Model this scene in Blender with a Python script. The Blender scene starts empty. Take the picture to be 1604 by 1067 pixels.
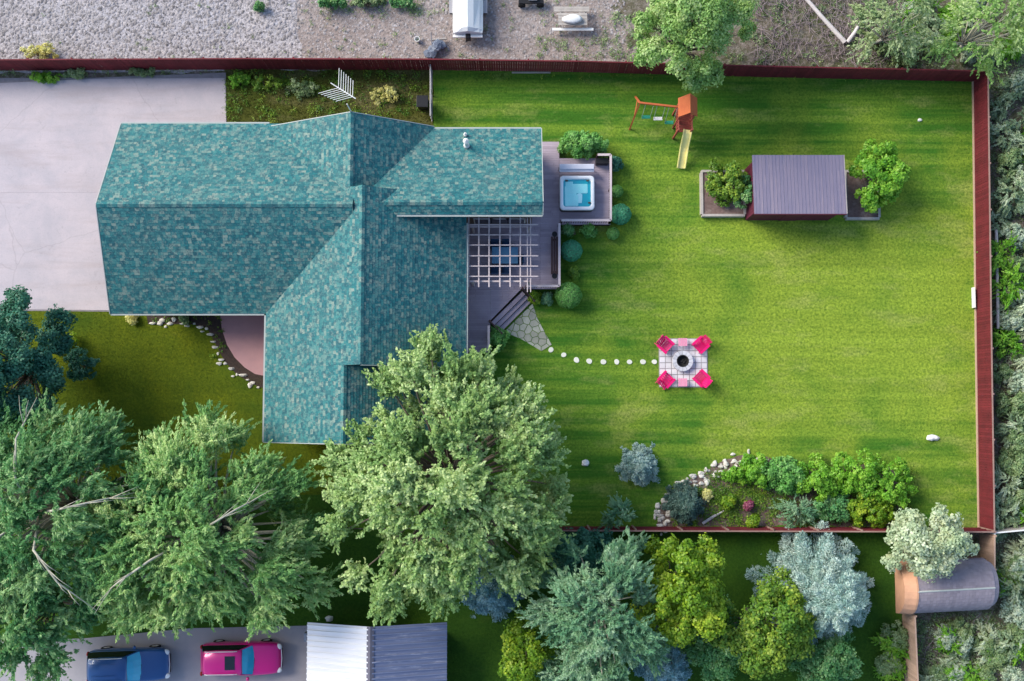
import bpy, math, random
import numpy as np
R = math.radians
random.seed(7)
scene = bpy.context.scene
COL = scene.collection

# ------------------------------------------------------------------ camera
IW, IH, FPX, CAMH = 1604.0, 1067.0, 1530.0, 57.0
TILT = math.atan(100.0 / FPX)
cam_d = bpy.data.cameras.new('camera'); cam = bpy.data.objects.new('camera', cam_d); COL.objects.link(cam)
cam.location = (0, 0, CAMH); cam.rotation_euler = (TILT, 0, 0)
cam_d.sensor_width = 36; cam_d.lens = FPX / IW * 36; cam_d.clip_end = 3000
scene.camera = cam
# ------------------------------------------------------------------ sky, sun, exposure
SUN_EL, SUN_AZ = 35.5, 300.0          # low afternoon sun in the north west of the picture (compass, picture up = north)
w = bpy.data.worlds.new('World'); scene.world = w; w.use_nodes = True
nt = w.node_tree; nt.nodes.clear()
sky = nt.nodes.new('ShaderNodeTexSky'); sky.sky_type = 'NISHITA'; sky.sun_disc = False
sky.sun_elevation = R(SUN_EL); sky.sun_rotation = R(SUN_AZ)
bg = nt.nodes.new('ShaderNodeBackground'); bg.inputs['Strength'].default_value = 0.15
wo = nt.nodes.new('ShaderNodeOutputWorld')
nt.links.new(sky.outputs[0], bg.inputs[0]); nt.links.new(bg.outputs[0], wo.inputs[0])
sd = bpy.data.lights.new('sun', 'SUN'); sun = bpy.data.objects.new('sun', sd); COL.objects.link(sun)
sd.energy = 2.8; sd.angle = R(32.0); sd.color = (1.0, 0.93, 0.80)
sun.rotation_euler = (R(90 - SUN_EL), 0, R(180 - SUN_AZ))
sun.location = (-30, 20, 60)
scene.view_settings.view_transform = 'Standard'; scene.view_settings.look = 'None'
scene.view_settings.gamma = 1.0; scene.view_settings.use_curve_mapping = False
scene.view_settings.exposure = 0.80

# ------------------------------------------------------------------ helpers
CT, ST = math.cos(TILT), math.sin(TILT)
def ray(px, py):
    x = (px - IW / 2) / FPX; y = -(py - IH / 2) / FPX
    return np.array((x, y * CT + ST, y * ST - CT))
def P(px, py, z=0.0):
    d = ray(px, py); t = (z - CAMH) / d[2]
    return np.array((d[0] * t, d[1] * t, z))
def P2(px, py, z=0.0): return P(px, py, z)[:2]
def on_plane(px, py, p0, n):
    d = ray(px, py); o = np.array((0, 0, CAMH)); t = np.dot(np.array(p0) - o, n) / np.dot(d, n)
    return o + d * t
def S(z=0.0): return (CAMH - z) / FPX          # metres per photo pixel at height z

WLOC = {}
def tag(o, label=None, cat=None, group=None, kind=None):
    if label: o['label'] = label
    if cat: o['category'] = cat
    if group: o['group'] = group
    if kind: o['kind'] = kind
    return o
def empty(name, loc, label=None, cat=None, group=None, kind=None):
    o = bpy.data.objects.new(name, None); COL.objects.link(o)
    o.location = tuple(map(float, loc)); o.empty_display_size = 0.3
    WLOC[o.name] = np.array(loc, float)
    return tag(o, label, cat, group, kind)
def link_mesh(name, me, mats, parent=None, origin=(0, 0, 0), abs_origin=True):
    o = bpy.data.objects.new(name, me); COL.objects.link(o)
    if not isinstance(mats, (list, tuple)): mats = [mats]
    for m in mats:
        if m is not None and m.name not in [x.name for x in me.materials if x]: me.materials.append(m)
    origin = np.array(origin, float)
    if parent is not None:
        o.parent = parent; o.location = tuple(origin - WLOC[parent.name])
    else: o.location = tuple(origin)
    WLOC[o.name] = origin
    return o

class MB:
    def __init__(s): s.v = []; s.f = []
    def add(s, verts, faces):
        b = len(s.v); s.v.extend([tuple(map(float, p)) for p in verts]); s.f.extend([tuple(b + i for i in f) for f in faces]); return s
    def box(s, c, d, rz=0.0, rx=0.0, ry=0.0):
        hx, hy, hz = d[0] / 2, d[1] / 2, d[2] / 2
        pts = np.array([(x, y, z) for z in (-hz, hz) for x, y in ((-hx, -hy), (hx, -hy), (hx, hy), (-hx, hy))])
        if rx or ry or rz:
            cx, sx, cy, sy, cz, sz = math.cos(rx), math.sin(rx), math.cos(ry), math.sin(ry), math.cos(rz), math.sin(rz)
            M = np.array(((cz, -sz, 0), (sz, cz, 0), (0, 0, 1))) @ np.array(((cy, 0, sy), (0, 1, 0), (-sy, 0, cy))) @ np.array(((1, 0, 0), (0, cx, -sx), (0, sx, cx)))
            pts = pts @ M.T
        return s.add(pts + np.array(c), [(3, 2, 1, 0), (4, 5, 6, 7), (0, 1, 5, 4), (1, 2, 6, 5), (2, 3, 7, 6), (3, 0, 4, 7)])
    def beam(s, a, b, wd, ht):
        a = np.array(a, float); b = np.array(b, float); d = b - a; L = np.linalg.norm(d); d /= L
        up = np.array((0, 0, 1.0)) if abs(d[2]) < .95 else np.array((0, 1.0, 0))
        r = np.cross(d, up); r /= np.linalg.norm(r); u = np.cross(r, d)
        pts = [p + r * sx * wd / 2 + u * sz * ht / 2 for p in (a, b) for sx, sz in ((-1, -1), (1, -1), (1, 1), (-1, 1))]
        return s.add(pts, [(3, 2, 1, 0), (4, 5, 6, 7), (0, 1, 5, 4), (1, 2, 6, 5), (2, 3, 7, 6), (3, 0, 4, 7)])
    def prism(s, poly, z0, z1):
        n = len(poly); a = 0
        for i in range(n):
            x0, y0 = poly[i][:2]; x1, y1 = poly[(i + 1) % n][:2]; a += x0 * y1 - x1 * y0
        if a < 0: poly = list(poly)[::-1]
        v = [(p[0], p[1], z0) for p in poly] + [(p[0], p[1], z1) for p in poly]
        return s.add(v, [tuple(range(n))[::-1], tuple(range(n, 2 * n))] + [(i, (i + 1) % n, n + (i + 1) % n, n + i) for i in range(n)])
    def tube(s, pts, rad, n=8, cap=True):
        pts = [np.array(p, float) for p in pts]; m = len(pts)
        if not hasattr(rad, '__len__'): rad = [rad] * m
        vs = []; prev = None
        for i in range(m):
            d = pts[min(i + 1, m - 1)] - pts[max(i - 1, 0)]; d = d / (np.linalg.norm(d) + 1e-9)
            ref = prev if prev is not None else (np.array((1.0, 0, 0)) if abs(d[0]) < .9 else np.array((0, 1.0, 0)))
            u = ref - d * np.dot(ref, d); u /= np.linalg.norm(u) + 1e-9; prev = u; v = np.cross(d, u)
            for k in range(n):
                a = 2 * math.pi * k / n; vs.append(pts[i] + rad[i] * (u * math.cos(a) + v * math.sin(a)))
        fs = [(i * n + k, i * n + (k + 1) % n, (i + 1) * n + (k + 1) % n, (i + 1) * n + k) for i in range(m - 1) for k in range(n)]
        if cap: fs += [tuple(range(n))[::-1], tuple((m - 1) * n + k for k in range(n))]
        return s.add(vs, fs)
    def lathe(s, c, prof, n=20, sy=1.0):
        vs = []; m = len(prof)
        for r, z in prof:
            for k in range(n):
                a = 2 * math.pi * k / n; vs.append((c[0] + r * math.cos(a), c[1] + sy * r * math.sin(a), c[2] + z))
        fs = [(i * n + k, i * n + (k + 1) % n, (i + 1) * n + (k + 1) % n, (i + 1) * n + k) for i in range(m - 1) for k in range(n)]
        fs += [tuple(range(n))[::-1], tuple((m - 1) * n + k for k in range(n))]
        return s.add(vs, fs)
    def blob(s, c, rad, rng, rough=.18, nu=8, nv=5):
        ph = rng.random(6) * 6.28; vs = [(0, 0, -1)]
        dirs = [np.array((0, 0, -1.0))]
        for j in range(1, nv):
            t = -math.pi / 2 + math.pi * j / nv
            for k in range(nu):
                a = 2 * math.pi * (k + .5 * (j % 2)) / nu; dirs.append(np.array((math.cos(t) * math.cos(a), math.cos(t) * math.sin(a), math.sin(t))))
        dirs.append(np.array((0, 0, 1.0)))
        out = []
        for d in dirs:
            q = 1 + rough * (math.sin(2.3 * d[0] + ph[0]) + math.sin(3.1 * d[1] + ph[1]) * .8 + math.sin(4 * d[2] + 2 * d[0] + ph[2]) * .6) + rough * .7 * (rng.random() - .5)
            out.append(np.array(c) + d * np.array(rad) * q)
        fs = [(0, 1 + (k + 1) % nu, 1 + k) for k in range(nu)]
        for j in range(nv - 2):
            b = 1 + j * nu
            fs += [(b + k, b + (k + 1) % nu, b + nu + (k + 1) % nu, b + nu + k) for k in range(nu)]
        b = 1 + (nv - 2) * nu; t = len(dirs) - 1
        fs += [(b + k, b + (k + 1) % nu, t) for k in range(nu)]
        return s.add(out, fs)
    def loft(s, secs, close=True):
        n = len(secs[0]); vs = [p for q in secs for p in q]; m = len(secs)
        fs = [(i * n + k, (i + 1) * n + k, (i + 1) * n + (k + 1) % n, i * n + (k + 1) % n) for i in range(m - 1) for k in range(n)]
        if close: fs += [tuple(range(n)), tuple((m - 1) * n + k for k in range(n))[::-1]]
        return s.add(vs, fs)
    def build(s, name, mat, parent=None, origin=None, smooth=False, bevel=0.0):
        v = np.array(s.v)
        if origin is None:
            origin = WLOC[parent.name] if parent is not None else np.array(((v[:, 0].min() + v[:, 0].max()) / 2, (v[:, 1].min() + v[:, 1].max()) / 2, v[:, 2].min()))
        origin = np.array(origin, float)
        me = bpy.data.meshes.new(name); me.from_pydata([tuple(p) for p in v - origin], [], s.f)
        if smooth: me.polygons.foreach_set('use_smooth', [True] * len(me.polygons))
        me.update()
        o = link_mesh(name, me, mat, parent, origin)
        if bevel:
            b = o.modifiers.new('bevel', 'BEVEL'); b.width = bevel; b.segments = 2; b.limit_method = 'ANGLE'
        return o

def copy_tree(o, parent=None, loc=None, rz=None, scale=None):
    c = o.copy(); COL.objects.link(c)
    if parent is not None: c.parent = parent
    if loc is not None: c.location = tuple(map(float, loc))
    if rz is not None: c.rotation_euler.z = rz
    if scale is not None: c.scale = (scale,) * 3 if not hasattr(scale, '__len__') else scale
    WLOC[c.name] = np.array(c.location)
    for ch in list(o.children): copy_tree(ch, c)
    return c

def clip(poly, conv):
    """Sutherland-Hodgman, 2D, conv counter-clockwise"""
    out = [np.array(p, float) for p in poly]
    for i in range(len(conv)):
        a = np.array(conv[i]); b = np.array(conv[(i + 1) % len(conv)]); e = b - a
        inp = out; out = []
        if not inp: return []
        side = [e[0] * (p[1] - a[1]) - e[1] * (p[0] - a[0]) for p in inp]
        for j in range(len(inp)):
            k = (j + 1) % len(inp)
            if side[j] >= 0: out.append(inp[j])
            if (side[j] >= 0) != (side[k] >= 0):
                t = side[j] / (side[j] - side[k]); out.append(inp[j] + t * (inp[k] - inp[j]))
    return out
def ccw(p):
    a = sum(p[i][0] * p[(i + 1) % len(p)][1] - p[(i + 1) % len(p)][0] * p[i][1] for i in range(len(p)))
    return list(p) if a > 0 else list(p)[::-1]

# ------------------------------------------------------------------ materials
def lin(r, g, b):
    f = lambda c: (c / 255 / 12.92) if c / 255 <= .04045 else ((c / 255 + .055) / 1.055) ** 2.4
    return (f(r), f(g), f(b))
class NT:
    def __init__(s, name):
        s.m = bpy.data.materials.new(name); s.m.use_nodes = True; s.t = s.m.node_tree; s.t.nodes.clear()
        s.out = s.t.nodes.new('ShaderNodeOutputMaterial')
    def n(s, kind, **kw):
        x = s.t.nodes.new(kind)
        for k, v in kw.items(): setattr(x, k, v)
        return x
    def L(s, a, b): s.t.links.new(a, b)
    def val(s, sock, v):
        if hasattr(v, 'links') or isinstance(v, bpy.types.NodeSocket): s.L(v, sock)
        elif isinstance(v, (tuple, list)) and len(v) == 3 and sock.type == 'RGBA': sock.default_value = (*v, 1)
        else: sock.default_value = v
    def mix(s, f, a, b, bt='MIX'):
        x = s.n('ShaderNodeMix', data_type='RGBA', blend_type=bt)
        s.val(x.inputs[0], f); s.val(x.inputs[6], a); s.val(x.inputs[7], b); return x.outputs[2]
    def noise(s, co, scale, detail=4, rough=.6, dist=0.0):
        x = s.n('ShaderNodeTexNoise'); s.L(co, x.inputs['Vector']); x.inputs['Scale'].default_value = scale
        x.inputs['Detail'].default_value = detail; x.inputs['Roughness'].default_value = rough; x.inputs['Distortion'].default_value = dist
        return x.outputs['Fac']
    def ramp(s, f, stops):
        x = s.n('ShaderNodeValToRGB'); s.L(f, x.inputs[0]); e = x.color_ramp.elements
        while len(e) < len(stops): e.new(.5)
        for el, (p, c) in zip(e, stops):
            el.position = p; el.color = (*c, 1) if len(c) == 3 else c
        return x.outputs[0]
    def rng(s, f, a, b, c=0., d=1.):
        x = s.n('ShaderNodeMapRange'); s.L(f, x.inputs[0])
        for i, v in enumerate((a, b, c, d)): x.inputs[i + 1].default_value = v
        return x.outputs[0]
    def math(s, op, a, b=0.0):
        x = s.n('ShaderNodeMath', operation=op); s.val(x.inputs[0], a); s.val(x.inputs[1], b); return x.outputs[0]
    def pos(s): return s.n('ShaderNodeNewGeometry').outputs['Position']
    def objco(s): return s.n('ShaderNodeTexCoord').outputs['Object']
    def scaled(s, co, sc):
        x = s.n('ShaderNodeMapping'); s.L(co, x.inputs[0]); x.inputs['Scale'].default_value = sc; return x.outputs[0]
    def bump(s, h, strength=.4, dist=.02):
        x = s.n('ShaderNodeBump'); s.L(h, x.inputs['Height']); x.inputs['Strength'].default_value = strength; x.inputs['Distance'].default_value = dist
        return x.outputs[0]
    def bsdf(s, color, rough=.8, metal=0., normal=None, spec=.3, coat=0.):
        b = s.n('ShaderNodeBsdfPrincipled'); s.val(b.inputs['Base Color'], color); s.val(b.inputs['Roughness'], rough)
        b.inputs['Metallic'].default_value = metal; b.inputs['Specular IOR Level'].default_value = spec
        if coat: b.inputs['Coat Weight'].default_value = coat; b.inputs['Coat Roughness'].default_value = .05
        if normal is not None: s.L(normal, b.inputs['Normal'])
        s.L(b.outputs[0], s.out.inputs[0]); return s.m

def pmat(name, c1, c2=None, scale=3., rough=.8, bump=.3, bscale=30., metal=0., spec=.3, island=0., objrand=0., stretch=None, coat=0., dirt=None):
    t = NT(name); co = t.objco()
    if stretch: co = t.scaled(co, stretch)
    c2 = c2 or tuple(x * .75 for x in c1)
    f = t.rng(t.noise(co, scale, 5, .65), .3, .7)
    col = t.mix(f, c1, c2)
    if dirt is not None:
        col = t.mix(t.rng(t.noise(co, scale * .31, 4, .7), .5, .72), col, dirt)
    if island:
        r = t.n('ShaderNodeNewGeometry').outputs['Random Per Island']
        hsv = t.n('ShaderNodeHueSaturation'); t.L(col, hsv.inputs['Color']); t.L(t.rng(r, 0, 1, 1 - island, 1 + island), hsv.inputs['Value']); col = hsv.outputs[0]
    if objrand:
        r = t.n('ShaderNodeObjectInfo').outputs['Random']
        hsv = t.n('ShaderNodeHueSaturation'); t.L(col, hsv.inputs['Color']); t.L(t.rng(r, 0, 1, 1 - objrand, 1 + objrand), hsv.inputs['Value']); col = hsv.outputs[0]
    nrm = t.bump(t.noise(co, bscale, 4, .7), bump, .02) if bump else None
    return t.bsdf(col, rough, metal, nrm, spec, coat)

def leaf_mat(name, dark, mid, light, trans=.3, hue_var=.25):
    t = NT(name)
    a = t.n('ShaderNodeAttribute', attribute_name='tone').outputs['Fac']
    r = t.n('ShaderNodeNewGeometry').outputs['Random Per Island']
    f = t.math('ADD', t.math('MULTIPLY', a, .65), t.math('MULTIPLY', r, .35))
    col = t.ramp(f, [(0.05, dark), (.5, mid), (.95, light)])
    nz = t.rng(t.noise(t.objco(), 1.1, 4, .7, .4), .46, .68); col = t.mix(t.math('MULTIPLY', nz, .38), col, (mid[0] * 1.35 + .03, mid[1] * 1.02, mid[2] * .8))
    d = t.n('ShaderNodeBsdfDiffuse'); t.L(col, d.inputs[0])
    tr = t.n('ShaderNodeBsdfTranslucent'); t.L(t.mix(.3, col, (light[0] * 1.1, light[1] * 1.2, light[2] * .5)), tr.inputs[0])
    g = t.n('ShaderNodeBsdfGlossy'); g.inputs['Roughness'].default_value = .45; g.inputs[0].default_value = (1, 1, 1, 1)
    m1 = t.n('ShaderNodeMixShader'); m1.inputs[0].default_value = trans; t.L(d.outputs[0], m1.inputs[1]); t.L(tr.outputs[0], m1.inputs[2])
    m2 = t.n('ShaderNodeMixShader'); m2.inputs[0].default_value = .018; t.L(m1.outputs[0], m2.inputs[1]); t.L(g.outputs[0], m2.inputs[2])
    t.L(m2.outputs[0], t.out.inputs[0]); return t.m

def lawn_color(t, co, base, alt, dry, stripe=.36, dryamt=(.52, .70), centre=None):
    f1 = t.rng(t.noise(co, .22, 5, .6, .4), .35, .65)
    if centre is not None:      # sunlit middle and shaded edges of the lawn, painted into the grass colour
        dd = t.n('ShaderNodeVectorMath', operation='DISTANCE'); t.L(t.scaled(co, (.72, 1, 0)), dd.inputs[0]); dd.inputs[1].default_value = (centre[0] * .72, centre[1], 0)
        w_ = t.math('ADD', t.rng(dd.outputs['Value'], 2.5, 13.5, 1.05, 0.0), t.math('MULTIPLY', t.math('SUBTRACT', f1, .5), .85))
        f1 = t.rng(w_, .1, .95)
    col = t.mix(f1, base, alt)
    # mowing lines running east west
    st = t.noise(t.scaled(co, (.05, 1.5, .2)), 1.0, 5, .62)
    col = t.mix(t.math('MULTIPLY', t.rng(st, .42, .62), stripe), col, tuple(x * 1.55 for x in alt))
    col = t.mix(t.math('MULTIPLY', t.rng(t.noise(t.scaled(co, (.35, .9, 1)), .6, 5, .7), *dryamt), .55), col, dry)
    col = t.mix(t.rng(t.noise(co, 7., 5, .75), .35, .75), col, tuple(x * .62 for x in base))
    return col
def lawn_mat(name, base, alt, dry, **k):
    t = NT(name); co = t.pos(); col = lawn_color(t, co, base, alt, dry, **k)
    return t.bsdf(col, .95, 0, t.bump(t.noise(co, 16, 5, .8), .4, .04), .1)
def blade_mat(name, base, alt, dry, **k):
    t = NT(name); co = t.pos(); col = lawn_color(t, co, base, alt, dry, **k)
    r = t.n('ShaderNodeNewGeometry').outputs['Random Per Island']
    hsv = t.n('ShaderNodeHueSaturation'); t.L(col, hsv.inputs['Color']); t.L(t.rng(r, 0, 1, .78, 1.26), hsv.inputs['Value'])
    return t.bsdf(hsv.outputs[0], .8, 0, None, .15)

G_BACK = dict(base=(.056, .175, .018), alt=(.29, .38, .042), dry=(.45, .45, .14), centre=P2(1330, 470))
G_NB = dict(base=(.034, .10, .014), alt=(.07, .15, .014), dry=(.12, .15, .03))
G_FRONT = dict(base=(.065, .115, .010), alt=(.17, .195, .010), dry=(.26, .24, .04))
M = {}
M['lawn'] = lawn_mat('back_lawn_turf', **G_BACK); M['blade'] = blade_mat('back_lawn_blades', **G_BACK)
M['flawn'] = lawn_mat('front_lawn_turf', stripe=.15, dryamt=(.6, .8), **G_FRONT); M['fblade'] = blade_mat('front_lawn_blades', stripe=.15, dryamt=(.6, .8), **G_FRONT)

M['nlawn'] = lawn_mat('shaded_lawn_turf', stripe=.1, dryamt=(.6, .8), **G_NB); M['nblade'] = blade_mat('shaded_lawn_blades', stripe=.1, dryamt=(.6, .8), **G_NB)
def scrub_ground():
    t = NT('scrub_earth'); co = t.pos()
    a = t.rng(t.noise(co, .5, 6, .7, .6), .35, .65)
    col = t.mix(a, (.16, .125, .10), (.075, .10, .035))
    col = t.mix(t.rng(t.noise(co, 3., 5, .75), .45, .7), col, (.36, .31, .28))
    col = t.mix(t.rng(t.noise(co, 11., 4, .8), .5, .75), col, (.05, .055, .03))
    return t.bsdf(col, .95, 0, t.bump(t.noise(co, 9, 6, .8), .8, .08), .1)
M['scrub'] = scrub_ground()
def gravel(name, c1, c2, c3, spot, patch):
    t = NT(name); co = t.pos()
    v = t.n('ShaderNodeTexVoronoi'); t.L(co, v.inputs['Vector']); v.inputs['Scale'].default_value = 9.
    col = t.mix(t.rng(t.noise(co, .35, 5, .65, .5), .35, .65), c1, c2)
    col = t.mix(t.rng(t.n('ShaderNodeSeparateColor').outputs[0], 0, 1) if False else t.rng(t.noise(co, 5., 5, .8), .45, .7), col, c3)
    col = t.mix(t.math('MULTIPLY', t.rng(t.noise(co, 3.4, 4, .8), .56, .7), spot), col, (.10, .095, .09))
    sp = t.n('ShaderNodeSeparateColor'); t.L(v.outputs['Color'], sp.inputs[0])
    hsv = t.n('ShaderNodeHueSaturation'); t.L(col, hsv.inputs['Color']); t.L(t.rng(sp.outputs[0], 0, 1, .72, 1.22), hsv.inputs['Value'])
    col = t.mix(t.math('MULTIPLY', t.rng(t.noise(co, .55, 6, .75, .8), .58, .72), patch), hsv.outputs[0], (.12, .13, .06))
    return t.bsdf(col, .92, 0, t.bump(v.outputs['Distance'], .6, .03), .15)
M['gravel'] = gravel('pale_gravel', (.42, .385, .39), (.33, .325, .36), (.48, .435, .42), .55, .2)
M['dirt'] = gravel('pinkish_dirt', (.30, .245, .225), (.345, .30, .285), (.26, .20, .175), .6, .6)
M['pebble'] = pmat('pebbles', (.37, .34, .34), (.24, .22, .22), 3, .85, .2, 20, island=.45)
def concrete():
    t = NT('concrete_drive'); co = t.objco(); wp = t.pos()
    col = t.mix(t.rng(t.noise(wp, .45, 6, .7, .4), .35, .66), (.53, .465, .485), (.43, .395, .425))
    col = t.mix(t.math('MULTIPLY', t.rng(t.noise(t.scaled(wp, (.12, .9, 1)), 1.0, 5, .7, .3), .5, .68), .55), col, (.40, .335, .335))
    col = t.mix(t.math('MULTIPLY', t.rng(t.noise(wp, 2.1, 5, .75, 1.2), .60, .74), .5), col, (.29, .26, .265))
    col = t.mix(t.math('MULTIPLY', t.rng(t.noise(wp, 14, 4, .8), .5, .72), .28), col, (.25, .23, .24))
    v = t.n('ShaderNodeTexVoronoi', feature='DISTANCE_TO_EDGE'); v.inputs['Scale'].default_value = .16
    dist = t.n('ShaderNodeMix', data_type='VECTOR'); nz = t.n('ShaderNodeTexNoise'); nz.inputs['Scale'].default_value = .8; nz.inputs['Detail'].default_value = 6; t.L(wp, nz.inputs['Vector'])
    dist.inputs[0].default_value = .35; t.L(wp, dist.inputs[4]); t.L(nz.outputs['Color'], dist.inputs[5]); t.L(dist.outputs[1], v.inputs['Vector'])
    col = t.mix(t.math('MULTIPLY', t.rng(v.outputs['Distance'], 0.0, .0035, 1., 0.), .22), col, (.16, .14, .14))
    return t.bsdf(col, .88, 0, t.bump(t.noise(co, 24, 4, .8), .35, .02), .2)
M['concrete'] = concrete()
M['asphalt'] = pmat('grey_drive', (.37, .345, .37), (.29, .28, .31), .6, .88, .25, 24, dirt=(.40, .35, .34))
M['patio'] = pmat('pink_patio', (.52, .29, .29), (.44, .25, .26), 1.2, .75, .2, 30)
M['mulch'] = pmat('mulch', (.075, .05, .04), (.035, .027, .024), 9, .95, .9, 22)
M['bed'] = pmat('bed_soil', (.21, .14, .125), (.12, .08, .07), 5, .95, .9, 22, dirt=(.30, .24, .21))
M['weed'] = lawn_mat('weedy_strip', (.075, .095, .015), (.12, .105, .03), (.27, .22, .12), stripe=0, dryamt=(.48, .62))

def shingle():
    t = NT('teal_shingles'); co = t.objco()
    r = t.n('ShaderNodeNewGeometry').outputs['Random Per Island']
    col = t.ramp(r, [(0., (.012, .105, .125)), (.3, (.012, .15, .165)), (.6, (.042, .195, .195)), (.82, (.105, .225, .21)), (1., (.20, .275, .24))])
    col = t.mix(t.math('MULTIPLY', t.rng(t.noise(co, .5, 5, .7), .45, .7), .35), col, (.10, .18, .165))
    col = t.mix(t.math('MULTIPLY', t.rng(t.noise(co, 5.2, 2, .6, .9), .48, .60), .62), col, (.008, .065, .09))
    col = t.mix(t.math('MULTIPLY', t.rng(t.noise(co, 6.1, 2, .6, .9), .54, .66), .34), col, (.24, .295, .265))
    return t.bsdf(col, .75, 0, t.bump(t.noise(co, 60, 3, .8), .5, .01), .35)
M['shingle'] = shingle()
M['deckroof'] = pmat('roof_underlay', (.06, .15, .16), None, 2, .85, .1)
M['fascia'] = pmat('pale_fascia', (.42, .45, .43), (.36, .40, .39), 2, .6, .05)
M['wallpaint'] = pmat('brown_siding', (.20, .15, .125), (.16, .12, .10), 1.5, .8, .1)
M['glass'] = pmat('window_glass', (.03, .04, .05), None, 1, .05, 0, spec=.6)
M['fence'] = pmat('red_stained_fence', (.16, .019, .026), (.105, .014, .020), 1.5, .75, .2, 30, island=.16)
M['fencecap'] = pmat('fence_cap', (.34, .22, .18), (.25, .15, .13), 2, .8, .1)
M['tanfence'] = pmat('raw_cedar_fence', (.50, .33, .24), (.42, .29, .22), 1.5, .8, .2, 30, island=.14)
M['greywood'] = pmat('weathered_wood', (.46, .42, .38), (.33, .30, .28), 3, .85, .3, 30, island=.12)
M['white'] = pmat('white_paint', (.78, .77, .75), (.70, .69, .68), 2, .5, .1)
M['whitepipe'] = pmat('white_pvc', (.80, .79, .76), None, 2, .4, 0)
M['deck'] = pmat('mauve_deck_boards', (.43, .355, .415), (.35, .285, .34), 1.2, .75, .15, 30, island=.10)
M['deckdark'] = pmat('deck_rail_brown', (.10, .055, .055), (.07, .04, .04), 2, .75, .1)
M['railcap'] = pmat('rail_cap', (.58, .49, .50), (.50, .42, .43), 2, .7, .1)
M['pergola'] = pmat('pergola_timber', (.56, .49, .50), (.47, .40, .41), 2, .7, .15, 30)
M['tubwhite'] = pmat('tub_shell', (.80, .82, .84), (.76, .78, .82), 2, .25, 0, spec=.5)
M['tubblue'] = pmat('tub_basin', (.02, .50, .58), (.015, .42, .50), 3, .3, 0, spec=.5)
M['tubseat'] = pmat('tub_seat', (.74, .97, .90), (.55, .93, .87), 4, .3, 0, spec=.5)
M['tubfloor'] = pmat('tub_floor', (.92, .96, .94), (.85, .93, .92), 4, .3, 0)
M['cabinet'] = pmat('tub_cabinet', (.10, .08, .075), None, 3, .7, .1)
M['cover'] = pmat('tub_cover', (.66, .66, .74), (.58, .58, .67), 2, .55, .1)
def water():
    t = NT('tub_water'); tr = t.n('ShaderNodeBsdfTransparent'); tr.inputs[0].default_value = (.86, .98, 1.0, 1)
    g = t.n('ShaderNodeBsdfGlossy'); g.inputs['Roughness'].default_value = .08
    t.L(t.bump(t.noise(t.objco(), 6, 3, .6), .35, .05), g.inputs['Normal'])
    m = t.n('ShaderNodeMixShader'); m.inputs[0].default_value = .035
    t.L(tr.outputs[0], m.inputs[1]); t.L(g.outputs[0], m.inputs[2]); t.L(m.outputs[0], t.out.inputs[0]); return t.m
M['water'] = water()
M['navy'] = pmat('navy_cushion', (.02, .06, .14), (.015, .04, .10), 4, .9, .2)
M['bluecloth'] = pmat('blue_table', (.10, .26, .42), (.08, .21, .36), 3, .7, .1)
M['black'] = pmat('black_plastic', (.015, .015, .018), None, 3, .5, .1)
M['orange'] = pmat('orange_cedar', (.52, .14, .05), (.43, .105, .04), 3, .7, .15, island=.10)
M['redwood'] = pmat('red_cedar', (.36, .085, .06), (.28, .065, .05), 3, .7, .15, island=.12)
M['slide'] = pmat('cream_slide', (.88, .78, .30), (.84, .72, .25), 2, .35, 0, spec=.5)
M['greenplastic'] = pmat('green_swing', (.03, .30, .20), None, 2, .5, 0)
M['rope'] = pmat('swing_chain', (.45, .50, .42), None, 3, .6, 0)
M['pink'] = pmat('hot_pink_paint', (.74, .008, .16), (.66, .006, .13), 3, .45, .05)
M['palepink'] = pmat('pale_pink_paint', (.74, .30, .42), (.68, .24, .36), 3, .5, .05)
M['paver'] = pmat('pale_paver', (.66, .64, .66), (.56, .55, .58), 3, .85, .3, 30, objrand=.14)
M['pit'] = pmat('pit_stone', (.58, .57, .60), (.46, .46, .50), 4, .85, .3, 20, objrand=.12)
M['charred'] = pmat('charred', (.018, .018, .02), (.035, .033, .03), 9, .95, .6)
M['stone'] = pmat('stepping_stone', (.72, .73, .64), (.60, .61, .55), 4, .85, .3, 20, objrand=.1)
M['flag'] = pmat('flagstone', (.42, .42, .36), (.30, .32, .26), 3, .9, .4, 20, objrand=.22)
M['rock'] = pmat('pale_rock', (.70, .67, .60), (.50, .47, .42), 3, .9, .5, 12, objrand=.25)
def metal_roof(name, c1, c2, axis, rough=.4, streak=None, metal=.35):
    t = NT(name); co = t.objco()
    col = t.mix(t.rng(t.noise(t.scaled(co, axis), 1.2, 5, .7), .35, .65), c1, c2)
    if streak: col = t.mix(t.rng(t.noise(t.scaled(co, axis), 2.6, 4, .75), .55, .72), col, streak)
    return t.bsdf(col, t.rng(t.noise(co, 2., 4, .6), .3, .7, rough - .08, rough + .12), metal, None, .4)
M['shedroof'] = metal_roof('shed_metal_roof', (.265, .225, .29), (.21, .19, .27), (2.5, .18, .3), .55, (.33, .275, .32))
M['shedwall'] = pmat('maroon_wall', (.12, .018, .042), (.09, .014, .034), 2, .75, .15, island=.1)
M['garageroof'] = metal_roof('garage_metal_roof', (.80, .79, .80), (.70, .70, .74), (.2, 2.2, .3), .45, (.82, .80, .80), .25)
M['garageroof_east'] = metal_roof('garage_shaded_roof', (.20, .23, .35), (.15, .18, .29), (.2, 2.2, .3), .45, (.44, .45, .55), .25)  # shade of the east slope is put into this darker blue-grey
M['garageridge'] = pmat('ridge_cap_metal', (.16, .15, .19), None, 2, .5, 0, metal=.3)
M['archroof'] = pmat('arched_shingles', (.27, .24, .275), (.22, .195, .235), 3, .85, .4, 14, island=.10)
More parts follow.
